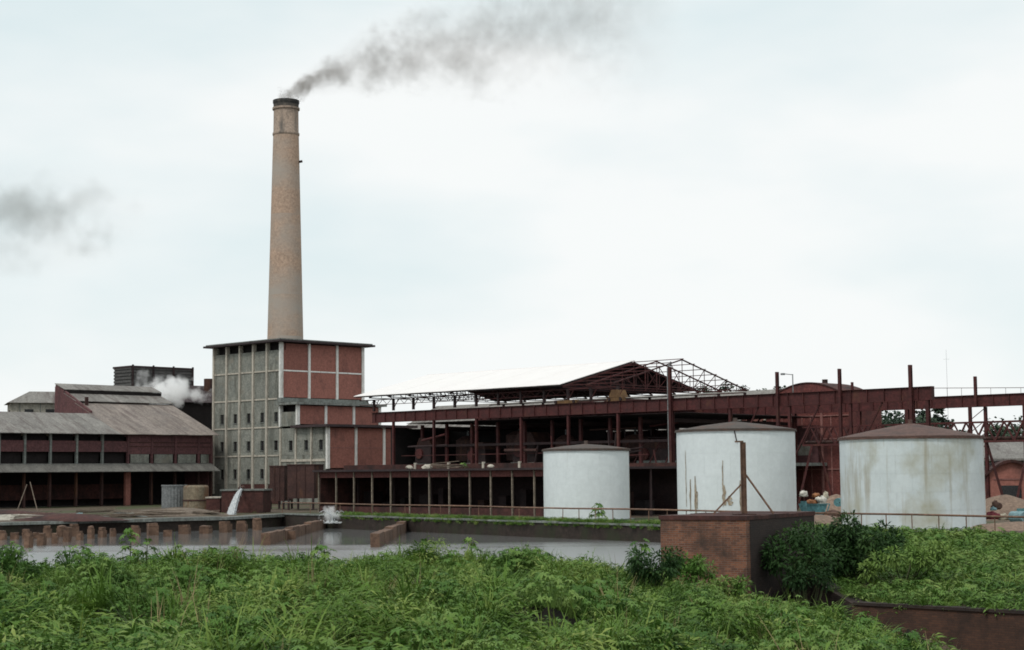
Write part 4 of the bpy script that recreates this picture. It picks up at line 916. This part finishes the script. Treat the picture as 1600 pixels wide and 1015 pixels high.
def sack(px, Y, z, sx, sz, colr, label):
    sx *= .75; sz *= .62
    p = gp(px, Y, z); b = bmesh.new(); bmesh.ops.create_icosphere(b, subdivisions=3, radius=1)
    sd = random.random()*50
    for v in b.verts:
        n_ = mnoise.noise(v.co*1.5+Vector((sd,0,0))) + .45*mnoise.noise(v.co*4+Vector((0,sd,0))); v.co = Vector((v.co.x*sx, v.co.y*sx*.7, v.co.z*sz))*(1+.55*n_); v.co.z = max(v.co.z, -sz*.7)
    m_ = bpy.data.meshes.new('sack'); b.to_mesh(m_); b.free(); m_.materials.append(M['c_'+colr]); m_.shade_smooth()
    t = thing('sack', label, 'sack', (p.x, p.y, z+sz*.7)); link('body', m_, t); MB().lathe([(.06, sz*.8), (.07, sz*.95), (.04, sz*1.02), (.07, sz*1.1)], 8).build('tied_neck', M['c_'+colr], t)
tr_ = gp(1262, 116); tt = thing('trough', 'turquoise open trough filled with bundles beside the middle tank', 'trough', (tr_.x, tr_.y, .45))
MB().prism([(-.2,0),(1.35,0),(1.6,.75),(-.45,.75),(-.37,.70),(1.5,.70),(1.3,.08),(-.15,.08)], 0, .05).build('side', M['c_turquoise'], tt); MB().prism([(-.2,0),(1.35,0),(1.6,.75),(-.45,.75)], .95, 1.0).build('side', M['c_turquoise'], tt); MB().box(-.15, 1.3, .052, .948, 0, .06).build('bottom', M['c_turquoise'], tt)
for x in (-.1, 1.1):
    for y in (.1, .8): MB().box(x, x+.1, y, y+.1, -.5, -.002).build('leg', M['steeld'], tt)
drum(1256, 114.5, 'turquoise', 'turquoise steel drum next to the middle tank', .75, False, .75); drum(1312, 118, 'turquoise', 'turquoise steel drum tipped over on the sand heap', .95, True, 1.0)
sack(1256, 118, 1.65, .38, .42, 'white', 'white tied sack on the drum beside the middle tank'); sack(1268, 117, 1.15, .5, .3, 'orange', 'orange bundle lying in the turquoise trough')
sack(1283, 117, 1.15, .45, .5, 'white', 'big white tied sack at the end of the turquoise trough'); sack(1275, 118, 1.6, .35, .3, 'orange', 'small orange bundle on top of the heap in the trough')
sack(1290, 118, 1.5, .25, .45, 'cream', 'cream upright sack behind the turquoise trough'); sack(1282, 113, .25, .5, .2, 'cream', 'cream flat sack on the ground before the trough'); sack(1293, 113, .25, .45, .22, 'orange', 'orange flat bundle on the ground before the trough'); sack(1272, 113, .2, .4, .18, 'white', 'white flat sack on the ground before the trough')
sack(1300, 116, .3, .9, .4, 'brown', 'brown bundle at the foot of the smaller sand heap')
sack(1550, 100, .5, .5, .42, 'red', 'dark red bundle in front of the larger sand heap'); sack(1552, 101, 1.0, .25, .2, 'paleblue', 'small pale blue bundle on top of the dark red one'); sack(1568, 100, .45, .42, .36, 'cream', 'cream sack in front of the larger sand heap'); drum(1582, 100, 'paleblue', 'pale blue drum lying in front of the larger sand heap', .3, True, 1.15); drum(1597, 102, 'turquoise', 'turquoise drum upright in front of the larger sand heap', .2, False, 1.0)
sack(1557, 103, 1.0, .4, .5, 'brown', 'brown upright bundle behind the dark red one')
heap('earth_mound', 'reddish gravel bank beside the largest tank under the railing', 'mound', 1590, 97.5, 6, 1.8, .5, M['sand'], 9)
heap('earth_mound', 'reddish gravel bank under the turquoise trough', 'mound', 1282, 112.5, 3.4, 4.0, .6, M['sand'], 11)
sack(110, 146, 0, .35, .3, 'white', 'small white sack at the foot of the mill store posts'); sack(124, 150, 0, .4, .28, 'paleblue', 'small pale blue sack by the mill store posts')
# antenna
an_ = gp(1485, 330); mst = thing('radio_mast', 'very thin tall mast standing far behind the largest tank', 'mast', (an_.x, an_.y, 0)); MB().tube((0,0,0), (0,0,zat(1485, 545, 330)), .045, .02, n=5).build('pole', M['pipe'], mst); MB().beam((-.6,0,zat(1485,560,330)), (.6,0,zat(1485,560,330)), .03).build('crossarm', M['pipe'], mst)

# ------------------------------------------------------------------ plants
def blade(mb, base, az, ln, wd, lean, droop, n=4):
    d = Vector((math.cos(az), math.sin(az), 0)); sdv = Vector((-d.y, d.x, 0)); vs = []; p = Vector(base); ang = lean; st_ = ln/n
    for i in range(n+1):
        ww = wd*(1-(i/n)**1.6)*.5 + .001
        vs += [p - sdv*ww, p + sdv*ww]
        p = p + (d*math.sin(ang) + Vector((0,0,1))*math.cos(ang))*st_; ang += droop/n
    mb.add(vs, [(2*i, 2*i+1, 2*i+3, 2*i+2) for i in range(n)])
def grass_tuft(seed, nb, ln, wd, rad):
    random.seed(seed); mb = MB()
    for i in range(nb):
        a = random.uniform(0, 6.28); r_ = rad*math.sqrt(random.random()); l_ = ln*random.uniform(.55, 1.1)
        blade(mb, (r_*math.cos(a), r_*math.sin(a), -.03), a+random.gauss(0,.7), l_, wd*random.uniform(.7,1.3), random.uniform(.05,.55), random.uniform(.6,1.9))
    return mb.mesh('grass_tuft', M['grass'])
M['dry'] = mat('dry_stalk', (.30,.24,.12), (.20,.15,.08), 4)
def dry_tuft(seed):
    random.seed(seed); mb = MB()
    for i in range(12): blade(mb, (random.gauss(0,.12), random.gauss(0,.12), -.02), random.uniform(0,6.28), random.uniform(.7,1.2), .016, random.uniform(0,.35), random.uniform(.1,.7))
    return mb.mesh('dry_tuft', M['dry'])
def leaf_lobe(mb, c, dirv, nrm, ln, wd):
    sdv = dirv.cross(nrm).normalized(); tip = c + dirv*ln - nrm*ln*.22; mid = c + dirv*ln*.5
    mb.add([c, mid - sdv*wd/2 + nrm*.1*wd, tip, mid + sdv*wd/2 + nrm*.1*wd, mid], [(0,1,4),(1,2,4),(2,3,4),(3,0,4)])
def palmate(mb, c, az, tilt, rad, lobes=7):
    nrm = Vector((math.cos(az)*math.sin(tilt), math.sin(az)*math.sin(tilt), math.cos(tilt))); fw = Vector((math.cos(az), math.sin(az), 0)); fw = (fw - nrm*fw.dot(nrm)).normalized(); sdv = nrm.cross(fw)
    for k in range(lobes):
        t = (k/(lobes-1)-.5)*R(250); d = fw*math.cos(t) + sdv*math.sin(t); leaf_lobe(mb, c, d, nrm, rad*(1-.25*abs(k/(lobes-1)-.5)*2), rad*.34)
def broad_tuft(seed, n, h, rad, lr):
    random.seed(seed); mb = MB()
    for i in range(n):
        a = random.uniform(0, 6.28); r_ = rad*math.sqrt(random.random()); z = h*random.uniform(.55, 1)*(1-.45*(r_/rad)**2)
        palmate(mb, Vector((r_*math.cos(a), r_*math.sin(a), z)), a, random.uniform(.15,.7), lr*random.uniform(.7,1.15), 6)
        mb.beam((r_*.3*math.cos(a), r_*.3*math.sin(a), 0), (r_*math.cos(a), r_*math.sin(a), z), .012)
    return mb.mesh('leafy_tuft', M['leaf'])
def leaf_tuft(seed, n, h, rad, ln, wd, m):
    random.seed(seed); mb = MB()
    for i in range(n):
        a = random.uniform(0, 6.28); r_ = rad*math.sqrt(random.random()); z = h*random.random()**.6*(1-.5*(r_/rad)**2); d = Vector((math.cos(a), math.sin(a), random.uniform(-.5,.5))).normalized(); nr = Vector((random.gauss(0,.35), random.gauss(0,.35), 1)).normalized()
        leaf_lobe(mb, Vector((r_*math.cos(a), r_*math.sin(a), z)), d, nr, ln*random.uniform(.7,1.3), wd*random.uniform(.8,1.2))
    return mb.mesh('leaf_tuft', m)
def tuft_collection(name, meshes):
    c = bpy.data.collections.new(name)
    for i, m_ in enumerate(meshes): c.objects.link(bpy.data.objects.new('%s_%02d' % (name, i), m_))
    return c
CG = tuft_collection('tuft', [grass_tuft(1,46,.85,.030,.22), grass_tuft(2,40,1.0,.034,.25), grass_tuft(3,55,.6,.024,.25), broad_tuft(4,22,.55,.42,.115), broad_tuft(5,18,.7,.5,.15), leaf_tuft(6,70,.5,.4,.10,.045,M['leaf']), leaf_tuft(7,70,.6,.4,.20,.05,M['grass']), grass_tuft(21,90,1.25,.045,.22), grass_tuft(22,80,1.1,.04,.25), dry_tuft(23), broad_tuft(24,26,.5,.6,.10), leaf_tuft(27,110,.55,.45,.17,.035,M['grass']), leaf_tuft(28,110,.7,.5,.22,.04,M['grass']), leaf_tuft(29,90,.45,.5,.13,.05,M['vine'])])
CV = tuft_collection('creeper', [leaf_tuft(8,50,.6,.55,.34,.10,M['vine']), leaf_tuft(9,70,.45,.5,.22,.06,M['vine']), grass_tuft(10,34,.8,.035,.2), broad_tuft(26,16,.6,.5,.2)])
CB = tuft_collection('bushy', [leaf_tuft(11,90,.9,.6,.22,.08,M['bushleaf']), broad_tuft(12,18,.9,.55,.2), leaf_tuft(13,90,.8,.6,.16,.07,M['bushleaf'])])
random.seed(99)
def scatter(name, pts, rots, scl, idx, coll, label, cat):
    me = bpy.data.meshes.new(name); n = len(pts); me.vertices.add(n); me.vertices.foreach_set('co', np.asarray(pts, np.float32).ravel())
    for nm, ty, dat, key in (('rot', 'FLOAT_VECTOR', rots, 'vector'), ('scl', 'FLOAT', scl, 'value'), ('idx', 'INT', idx, 'value')):
        at_ = me.attributes.new(nm, ty, 'POINT'); at_.data.foreach_set(key, np.asarray(dat, np.int32 if ty == 'INT' else np.float32).ravel())
    o = link(name, me); ng = bpy.data.node_groups.new(name, 'GeometryNodeTree'); ng.interface.new_socket('Geometry', in_out='INPUT', socket_type='NodeSocketGeometry'); ng.interface.new_socket('Geometry', in_out='OUTPUT', socket_type='NodeSocketGeometry')
    N = ng.nodes.new; gi = N('NodeGroupInput'); go = N('NodeGroupOutput'); ip = N('GeometryNodeInstanceOnPoints'); ci = N('GeometryNodeCollectionInfo'); ci.inputs[0].default_value = coll; ci.inputs['Separate Children'].default_value = True; ci.inputs['Reset Children'].default_value = True
    ip.inputs['Pick Instance'].default_value = True
    def na(nm, ty): k = N('GeometryNodeInputNamedAttribute'); k.data_type = ty; k.inputs[0].default_value = nm; return k.outputs[0]
    er = N('FunctionNodeEulerToRotation'); ll = ng.links.new; ll(na('rot', 'FLOAT_VECTOR'), er.inputs[0])
    ll(gi.outputs[0], ip.inputs['Points']); ll(ci.outputs[0], ip.inputs['Instance']); ll(er.outputs[0], ip.inputs['Rotation']); ll(na('scl', 'FLOAT'), ip.inputs['Scale']); ll(na('idx', 'INT'), ip.inputs['Instance Index']); ll(ip.outputs[0], go.inputs[0])
    md = o.modifiers.new('scatter', 'NODES'); md.node_group = ng
    return stuff(o, label, cat)
def make_scatter(name, n, xr, yr, keep, kinds, coll, sc_rng, label, cat, zoff=-.02):
    x = rng.uniform(*xr, n); y = rng.uniform(*yr, n); k = keep(x, y); x, y = x[k], y[k]; z = ground_z(x, y) + zoff
    m_ = len(x); rot = np.stack([rng.normal(0,.16,m_), rng.normal(0,.16,m_), rng.uniform(0,6.283,m_)], -1); scl = rng.uniform(*sc_rng, m_)
    idx = kinds(x, y, m_)
    if name in ('grass_bank', 'creeper_slope'): scl = scl * (1 + .35*wob(x, y, 1.1, 8.) + .2*rng.normal(0, 1, m_)).clip(.4, 1.9)
    return scatter(name, np.stack([x, y, z], -1), rot, scl, idx, coll, label, cat)
def view(x, y, mg=1.0): return np.abs(x) < (.37*y + mg + 2.5)
def bank_keep(x, y):
    fr, am = step(x, y); am = am*(1-smooth((x-bank_edge(y)+6)/4))*smooth((50-y)/6); gap = ((fr > .80) | (fr < .03)) & (am > rng.uniform(.3, .8, len(x))) & (rng.random(len(x)) < .72)
    return view(x, y) & ~gap & (hollow(x, y) < rng.uniform(.25, 1.15, len(x))) & (x < bank_edge(y) + .4) & (y < 58.5 + 1.5*np.sin(x*.35)) & (rng.random(len(x)) < np.clip(28/np.maximum(y, 9), .45, 1.0)*1.0)
def bank_kinds(x, y, n):
    p = wob(x, y, .42, 5.) + rng.normal(0, .25, n); g = rng.choice([0,1,2,6,5,9,11,12], n, p=[.12,.08,.18,.14,.08,.02,.2,.18]); b = rng.choice([3,4,5,10,13,11], n)
    return np.where(p > .1, b, g)
make_scatter("grass_bank", 46000, (-25, 18), (9, 60), bank_keep, bank_kinds, CG, (.5, .95), 'tall green grass and leafy weeds covering the near bank', 'grass')
make_scatter('grass_clumps', 850, (-20, 12), (11, 57), lambda x, y: view(x, y) & (x < bank_edge(y) - .2) & (wob(x, y*.8, .85, 3.1) < .1) & (wob(x, y*.8, .85, 3.1) > -.5), lambda x, y, n: rng.choice([7,8], n), CG, (.5, .8), 'drooping clumps of long pale grass on the near bank', 'grass')
mp_, mi_, ms_ = [], [], []
for k in range(46):
    cy = rng.uniform(15, 52); cx = rng.uniform(-.33*cy, min(.3*cy, float(bank_edge(np.array(cy)))-2.5)); rr = rng.uniform(.6, 1.3); kd = [(3,10,5), (3,4,10), (11,12,6), (5,13,3), (2,11,6)][k % 5]
    for i in range(int(26*rr)):
        q = rng.normal(0, .42, 2)*rr; d = min(1, np.hypot(*q)/rr); x, y = cx+q[0], cy+q[1]
        mp_.append((x, y, float(ground_z(x, y)) + .55*rr*(1-d*d)*rng.uniform(.5, 1))); mi_.append(rng.choice(kd)); ms_.append(rng.uniform(.6, 1.0))
nm_ = len(mp_); scatter('weed_mounds', mp_, np.stack([rng.normal(0,.25,nm_), rng.normal(0,.25,nm_), rng.uniform(0,6.28,nm_)], -1), ms_, mi_, CG, 'rounded mounds of rank weeds swelling out of the near bank', 'weeds')
make_scatter('bank_fringe', 900, (-20, 9), (52, 58.5), lambda x, y: view(x, y) & (wob(x, y, .9, 7.) > .05), lambda x, y, n: rng.choice([1,3,4,5,6], n), CG, (.8, 1.25), 'taller weeds fringing the water edge of the near bank', 'weeds')
def slope_keep(x, y):
    s = srail(x, y); yw = np.interp(x, [p[0] for p in WP[1:]], [p[1] for p in WP[1:]]); left = 12.3 + (y-68)*.0985
    return (s < -.4) & (((x > 12.7) & (y > yw+.1) & (y < 68)) | ((y >= 68) & (x > left+.2))) & view(x, y)
make_scatter("creeper_slope", 10500, (12, 44), (48, 103), slope_keep, lambda x, y, n: rng.choice([0,0,1,0,2,3], n), CV, (.5, .85), 'bright green long leaved creeper covering the slope below the largest tank', 'creeper')
nw = 3200; tw_ = rng.uniform(.16, .97, nw); sw_ = rng.uniform(-.5, 1.6, nw); pw_ = RC[None] + (rb-RC)[None]*tw_[:, None] + RN[None]*sw_[:, None]; kw_ = wob(pw_[:, 0], pw_[:, 1], .5, 2.) > rng.uniform(-.75, .1, nw); pw_ = pw_[kw_]; sw_ = sw_[kw_]; nw = len(pw_)
zw_ = np.where(sw_ < .46, .04 - np.maximum(-sw_-.1, 0)*.8, ground_z(pw_[:, 0], pw_[:, 1])-.02)
scatter('shore_weeds', np.stack([pw_[:, 0], pw_[:, 1], zw_], -1), np.stack([rng.normal(0,.3,nw), rng.normal(0,.3,nw), rng.uniform(0,6.28,nw)], -1), rng.uniform(.3, .7, nw), rng.choice([2,2,5,6,3], nw), CG, 'thin strip of weeds growing along the top of the pond wall', 'weeds')
make_scatter('ledge_weeds', 500, (-60, -22), (131, 158), lambda x, y: (y > np.interp(x, LX, LY)+1) & (wob(x, y, .3, 1.) > .25), lambda x, y, n: rng.choice([2,5,6], n), CG, (.3, .6), 'sparse weeds on the yard above the concrete ledge', 'weeds')
pv_ = []
for a, b in zip(WP[:-2], WP[1:-1]):
    for i in range(int(math.dist(a, b)*7)):
        f = random.random(); x = a[0]+(b[0]-a[0])*f; y = a[1]+(b[1]-a[1])*f; pv_.append((x+random.uniform(-.1,.3), y+random.uniform(-.35,.5), (float(srail(x, y))*.052 if a is not WP[0] else -.1-1.25*f) - random.uniform(0,.12)))
nv_ = len(pv_); scatter('wall_creeper', pv_, np.stack([rng.normal(0,.4,nv_), rng.normal(0,.4,nv_), rng.uniform(0,6.28,nv_)], -1), rng.uniform(.35,.8,nv_), rng.choice([0,1,2], nv_), CV, 'creeper hanging over the top of the dark ditch wall', 'creeper')
# dark bushes hanging beside the block
def bush(label, pts, scale):
    n = len(pts); x = np.array([p[0] for p in pts]); y = np.array([p[1] for p in pts]); z = np.array([p[2] for p in pts])
def make_bush(label, px, py, Y, rx, rz_, nleaf, m, leaf_l, cat='bush', group=None, leafw=.35):
    c = at(px, py, Y); z0 = float(ground_z(c.x, c.y)); t = thing('bush', label, cat, (c.x, c.y, z0), 0, group); cz = c.z - z0
    mb = MB(); cl = [(Vector((random.uniform(-rx, rx)*.75, random.uniform(-rx, rx)*.6, cz + random.uniform(-rz_, rz_)*.7)), random.uniform(.35,.6)*min(rx, rz_)) for _ in range(11)]
    for i in range(nleaf):
        cc, rr = random.choice(cl); d = Vector((random.gauss(0,1), random.gauss(0,1), random.gauss(0,1))).normalized(); p = cc + d*rr*random.random()**.35
        dv = (d + Vector((random.gauss(0,.5), random.gauss(0,.5), random.gauss(-.2,.4)))).normalized(); nr = Vector((random.gauss(0,.45), random.gauss(0,.45), 1)).normalized(); leaf_lobe(mb, p, dv, nr, leaf_l*random.uniform(.7,1.3), leaf_l*leafw)
    stuff(mb.build('foliage', m, t))
    sm = MB()
    for cc, rr in cl: sm.tube((0,0,-.1), cc, .035, .012, n=5, cap=False)
    sm.build('branches', M['stem'], t)
make_bush('large dark bush spreading over the dark side of the brick block', 1255, 850, 69.5, 2.2, 1.15, 3800, M['bushleaf'], .24)
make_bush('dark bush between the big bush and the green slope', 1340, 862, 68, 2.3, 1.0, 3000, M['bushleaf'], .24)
make_bush('loose dark bush hanging in front of the dark side of the brick block', 1245, 858, 63.5, 1.5, .95, 2300, M['bushleaf'], .21)
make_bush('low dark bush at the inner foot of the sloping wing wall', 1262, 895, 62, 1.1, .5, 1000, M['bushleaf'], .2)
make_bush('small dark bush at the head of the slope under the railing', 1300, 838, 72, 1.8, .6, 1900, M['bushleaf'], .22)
make_bush('loose green bush trailing from the slope onto the dark bushes', 1410, 870, 66, 2.0, .7, 1500, M['leaf'], .24)
make_bush('leafy green bush growing at the front foot of the brick block', 1075, 886, 52, 1.0, .4, 1300, M['leaf'], .18)
make_bush('low leafy green bush at the corner of the brick block', 1135, 918, 50, .9, .35, 1000, M['leaf'], .17)
make_bush('dark leafy bush on the bank beside the tall broad leaved plant', 1015, 885, 47, 1.0, .5, 1400, M['bushleaf'], .17)
# single broad leaved plants with leaves as parts
lm = []
for k in range(3):
    mb = MB(); palmate(mb, Vector((0,0,0)), 0, .45, 1.0, 7); lm.append(mb.mesh('leaf', M['leaf']))
def plant(label, px, py_top, Y, nleaf, lr, spread, group=None, z0=None):
    top = at(px, py_top, Y); z0 = float(ground_z(top.x, top.y)) if z0 is None else z0; h = max(top.z - z0, .5); t = thing('broad_leaved_plant', label, 'plant', (top.x, top.y, z0), 0, group)
    MB().tube((0,0,-.05), (.04,0,h*.9), .03, .012, n=6).build('stem', M['stem'], t)
    for i in range(nleaf):
        f = .35 + .65*i/(nleaf-1); a = i*2.4 + random.uniform(-.3,.3); r_ = spread*(1.15-f*.75); z = h*f
        p = Vector((r_*math.cos(a), r_*math.sin(a), z)); MB().tube((.03*f, 0, z-.18*r_-.05), p, .009, .006, n=4, cap=False).build('stalk', M['stem'], t)
        o = link('leaf', lm[i % 3], t, p); s = lr*random.uniform(.75, 1.15); o.scale = (s, s, s); o.rotation_euler = (random.uniform(-.2,.2), random.uniform(-.15,.35), a)
plant('young broad leaved plant with one leaf spray, in front of the smaller clean tank', 934, 786, 116.3, 12, .42, .62)
plant('tall broad leaved plant on the bank at the left foot of the brick block', 1000, 842, 52, 14, .24, .5)
plant('tall broad leaved plant sticking up over the pond in front of the piers', 203, 826, 50, 16, .22, .42)
plant('yellowish spreading plant beside the tall one over the piers', 228, 842, 49, 12, .2, .45)
plant('low broad leaved plant near the dark mud at the water edge', 128, 850, 49, 14, .22, .5)
plant('broad leaved plant at the bank edge in front of the long baffle wall', 505, 852, 50, 16, .24, .6)
plant('broad leaved plant at the bank edge in front of the water jet', 330, 856, 50, 12, .2, .45)
plant('slender upright plant at the bank edge before the lone baffle wall', 662, 842, 54, 12, .16, .2)
plant('bushy upright plant at the bank edge left of the darkest water', 735, 840, 54, 16, .2, .4)
wr_ = arc.location + U*15.5 + V*2.2
plant('small weed growing on the arcade roof', 800 + F*wr_.x/wr_.y - 2, 724, wr_.y, 9, .28, .35, None, AT+.18)

# ------------------------------------------------------------------ far trees
def tree(label, px, py_top, Y, rx, seed, nl=1500, group='trees behind the works', pyb=None):
    random.seed(seed); top = at(px, py_top, Y); z0 = float(ground_z(top.x, top.y)); H = top.z - z0; t = thing('tree', label, 'tree', (top.x, top.y, z0), 0, group)
    tr_ = MB().tube((0,0,-.3), (.3,0,H*.5), .35, .22, n=8).tube((.3,0,H*.5), (0,0,H*.85), .22, .06, n=6); mb = MB(); cl = []
    for i in range(16):
        a = random.uniform(0, 6.28); f = random.uniform(.38, .93); rr = rx*math.sqrt(random.random())*(1.1-.75*abs(f-.6)*1.6); c = Vector((rr*math.cos(a), rr*math.sin(a), H*f)); cl.append((c, rx*random.uniform(.22,.42))); tr_.tube((.2,0,H*min(f,.75)*.8), c, .1, .03, n=4, cap=False)
    for i in range(nl):
        c, r_ = random.choice(cl); d = Vector((random.gauss(0,1), random.gauss(0,1), random.gauss(0,.8))).normalized(); p = c + d*r_*random.random()**.4; s = random.uniform(.25,.6); dv = Vector((random.gauss(0,1), random.gauss(0,1), random.gauss(0,.6))).normalized(); leaf_lobe(mb, p, dv, Vector((random.gauss(0,.5), random.gauss(0,.5), 1)).normalized(), s*1.4, s)
    stuff(mb.build('crown', M['treeleaf'], t)); tr_.build('trunk', M['bark'], t)
tree('hazy round tree seen through the open trusses', 1098, 590, 300, 4.2, 1); tree('hazy round tree at the low end of the open trusses', 1155, 592, 310, 4.4, 2); tree('hazy pointed tree behind the grey shed roof', 1203, 597, 320, 3.6, 3)
tree('slim tree rising above the far girder behind the brown tank roof', 1452, 612, 230, 2.3, 4, 1300); tree('dark tree below the far girder behind the brown tank roof', 1452, 650, 215, 3.6, 5)
tree('low round tree under the thin mast', 1490, 662, 280, 4.0, 6); tree('dark tree behind the lattice bridge above the vaulted building', 1570, 655, 240, 5.0, 7); tree('darker tree at the end of the lattice bridge', 1612, 648, 225, 5.0, 8)
for i, (px, py, lb_) in enumerate(((1345, 640, 'dense tree behind the gantry next to the brick warehouse'), (1378, 638, 'dense tree in the middle of the row below the girder'), (1412, 642, 'dense tree below the end of the near girder'))): tree(lb_, px, py, 250 + i*6, 6.0, 20+i, 2600)
tree('grey tree between the open trusses and the pointed tree', 1128, 602, 305, 4, 12); tree('low tree right of the lattice column', 1538, 672, 260, 4, 13)
random.seed(5)
# a far wood along the skyline
mbw = MB()
for i in range(5200):
    x = random.uniform(-700, 900); y = random.uniform(560, 640); z = float(ground_z(x, y)) + random.random()**.7*(7 + 3*math.sin(x*.03)); s = random.uniform(.8, 2.2); leaf_lobe(mbw, Vector((x, y, z)), Vector((random.gauss(0,1), random.gauss(0,.3), random.gauss(0,.5))).normalized(), Vector((random.gauss(0,.4), -.6, 1)).normalized(), s*2.2, s*2)
stuff(mbw.build('distant_wood', M['treeleaf']), 'far off belt of woodland along the skyline', 'wood')

# ------------------------------------------------------------------ smoke and steam (volumes)
def vol_mat(name, color, dens, build_fn, anis=0.0):
    m = bpy.data.materials.new(name); m.use_nodes = True; t = m.node_tree; n = t.nodes; n.clear(); l = t.links.new
    out = n.new('ShaderNodeOutputMaterial'); pv = n.new('ShaderNodeVolumePrincipled'); pv.inputs['Color'].default_value = (*color, 1); pv.inputs['Anisotropy'].default_value = anis
    tc = n.new('ShaderNodeTexCoord'); sp = n.new('ShaderNodeSeparateXYZ'); l(tc.outputs['Object'], sp.inputs[0])
    def mth(op, a, b=None, c=None):
        k = n.new('ShaderNodeMath'); k.operation = op
        for i, v in enumerate((a, b, c)):
            if v is None: continue
            if isinstance(v, (int, float)): k.inputs[i].default_value = v
            else: l(v, k.inputs[i])
        return k.outputs[0]
    def nz(scale, detail=4, offs=(0,0,0), rough=.55):
        mp = n.new('ShaderNodeMapping'); mp.inputs['Location'].default_value = offs; l(tc.outputs['Object'], mp.inputs[0]); k = n.new('ShaderNodeTexNoise'); k.inputs['Scale'].default_value = scale; k.inputs['Detail'].default_value = detail; k.inputs['Roughness'].default_value = rough; l(mp.outputs[0], k.inputs['Vector']); return k.outputs[0]
    d = build_fn(sp.outputs, mth, nz); l(mth('MULTIPLY', d, dens), pv.inputs['Density']); l(pv.outputs[0], out.inputs['Volume'])
    return m
def plume(o, mth, nz):
    x, y, z = o[0], o[1], o[2]
    xp = mth('MAXIMUM', x, 0.0)
    zc = mth('ADD', mth('MULTIPLY', mth('SUBTRACT', 1.0, mth('EXPONENT', mth('MULTIPLY', xp, -.24))), 3.1), mth('MULTIPLY', xp, .20))
    r_ = mth('ADD', mth('MULTIPLY', xp, .235), 1.2)
    wobz = mth('MULTIPLY', mth('SUBTRACT', nz(.13, 2), .5), mth('MULTIPLY', r_, 1.6))
    dz = mth('DIVIDE', mth('ADD', mth('SUBTRACT', z, zc), wobz), r_); dy = mth('DIVIDE', y, r_)
    dist = mth('SQRT', mth('ADD', mth('MULTIPLY', dz, dz), mth('MULTIPLY', dy, dy)))
    n2 = mth('MULTIPLY', mth('SUBTRACT', nz(.34, 5, (7,3,1), .6), .5), 3.6)
    n4 = mth('MULTIPLY', mth('SUBTRACT', nz(.95, 3, (2,6,1), .6), .5), 1.6)
    n3 = mth('MULTIPLY', mth('SUBTRACT', nz(.11, 2, (3,9,4)), .5), 1.3)
    v = mth('MULTIPLY', mth('ADD', n4, mth('ADD', mth('ADD', mth('SUBTRACT', .80, dist), n2), n3)), 1.25)
    v = mth('MINIMUM', mth('MAXIMUM', v, 0.0), 1.3)
    halo = mth('MULTIPLY', mth('MAXIMUM', mth('SUBTRACT', 1.25, dist), 0.0), .16)
    v = mth('ADD', v, halo)
    fall = mth('DIVIDE', 1.0, mth('POWER', r_, 1.65))
    cut = mth('MINIMUM', mth('MAXIMUM', mth('ADD', x, 1.2), 0.0), 1.0); end = mth('MINIMUM', mth('MAXIMUM', mth('DIVIDE', mth('SUBTRACT', 56.0, x), 12.0), 0.0), 1.0)
    return mth('MULTIPLY', mth('MULTIPLY', mth('MULTIPLY', v, fall), cut), end)
sm = vol_mat('chimney_smoke', (.34,.31,.28), 1.6, plume)
o = MB().box(-2, 57, -11, 11, -.8, 27).build('smoke_plume', sm, None, loc=(cp.x, cp.y, zt_+.2)); stuff(o, 'grey brown smoke drifting away from the chimney top', 'smoke')
def blob(rx, ry, rz_, f, amp, off, halo=0.0):
    def fn(o, mth, nz):
        q = [mth('DIVIDE', o[i], r_) for i, r_ in enumerate((rx, ry, rz_))]
        dist = mth('SQRT', mth('ADD', mth('ADD', mth('MULTIPLY', q[0], q[0]), mth('MULTIPLY', q[1], q[1])), mth('MULTIPLY', q[2], q[2])))
        v = mth('ADD', mth('SUBTRACT', .62, dist), mth('MULTIPLY', mth('SUBTRACT', nz(f, 5, off), .5), amp))
        edge = mth('MINIMUM', mth('MAXIMUM', mth('MULTIPLY', mth('SUBTRACT', 1.0, dist), 4.0), 0.0), 1.0)
        return mth('MULTIPLY', mth('ADD', mth('MINIMUM', mth('MAXIMUM', v, 0.0), 1.0), halo), edge)
    return fn
c_ = at(34, 343, 270); s2 = vol_mat('drifting_smoke', (.42,.43,.41), .15, blob(23, 8, 10.5, .15, 2.9, (2,5,1), .03))
o = MB().box(-23, 23, -8, 8, -10.5, 10.5).build('smoke_cloud', s2, None, loc=c_); stuff(o, 'isolated grey smoke cloud drifting over the mill store', 'smoke')
c_ = at(272, 611, 229); s3 = vol_mat('white_steam', (1,1,1), 3.0, blob(7.2, 3.0, 3.0, .5, 2.6, (1,2,8)))
o = MB().box(-7.2, 7.2, -3, 3, -3, 3).build('steam_cloud', s3, None, loc=c_); stuff(o, 'white steam cloud billowing behind the roof of the mill store', 'steam')
c_ = at(222, 588, 232); s4 = vol_mat('steam_wisp', (.98,.98,.98), 1.1, blob(1.6, 1.5, 2.6, .7, 2.2, (4,2,1)))
o = MB().box(-1.6, 1.6, -1.5, 1.5, -2.6, 2.6).build('steam_wisp', s4, None, loc=c_); stuff(o, 'thin wisp of steam rising before the cooling tower', 'steam')

s5 = vol_mat('water_spray', (1,1,1), 4.5, blob(1.5, .9, 1.1, 1.3, 2.4, (1,1,3)))
stuff(MB().box(-1.5, 1.5, -.9, .9, -1.1, 1.1).build('spray', s5, SPRAY, loc=(0, 0, .75)))
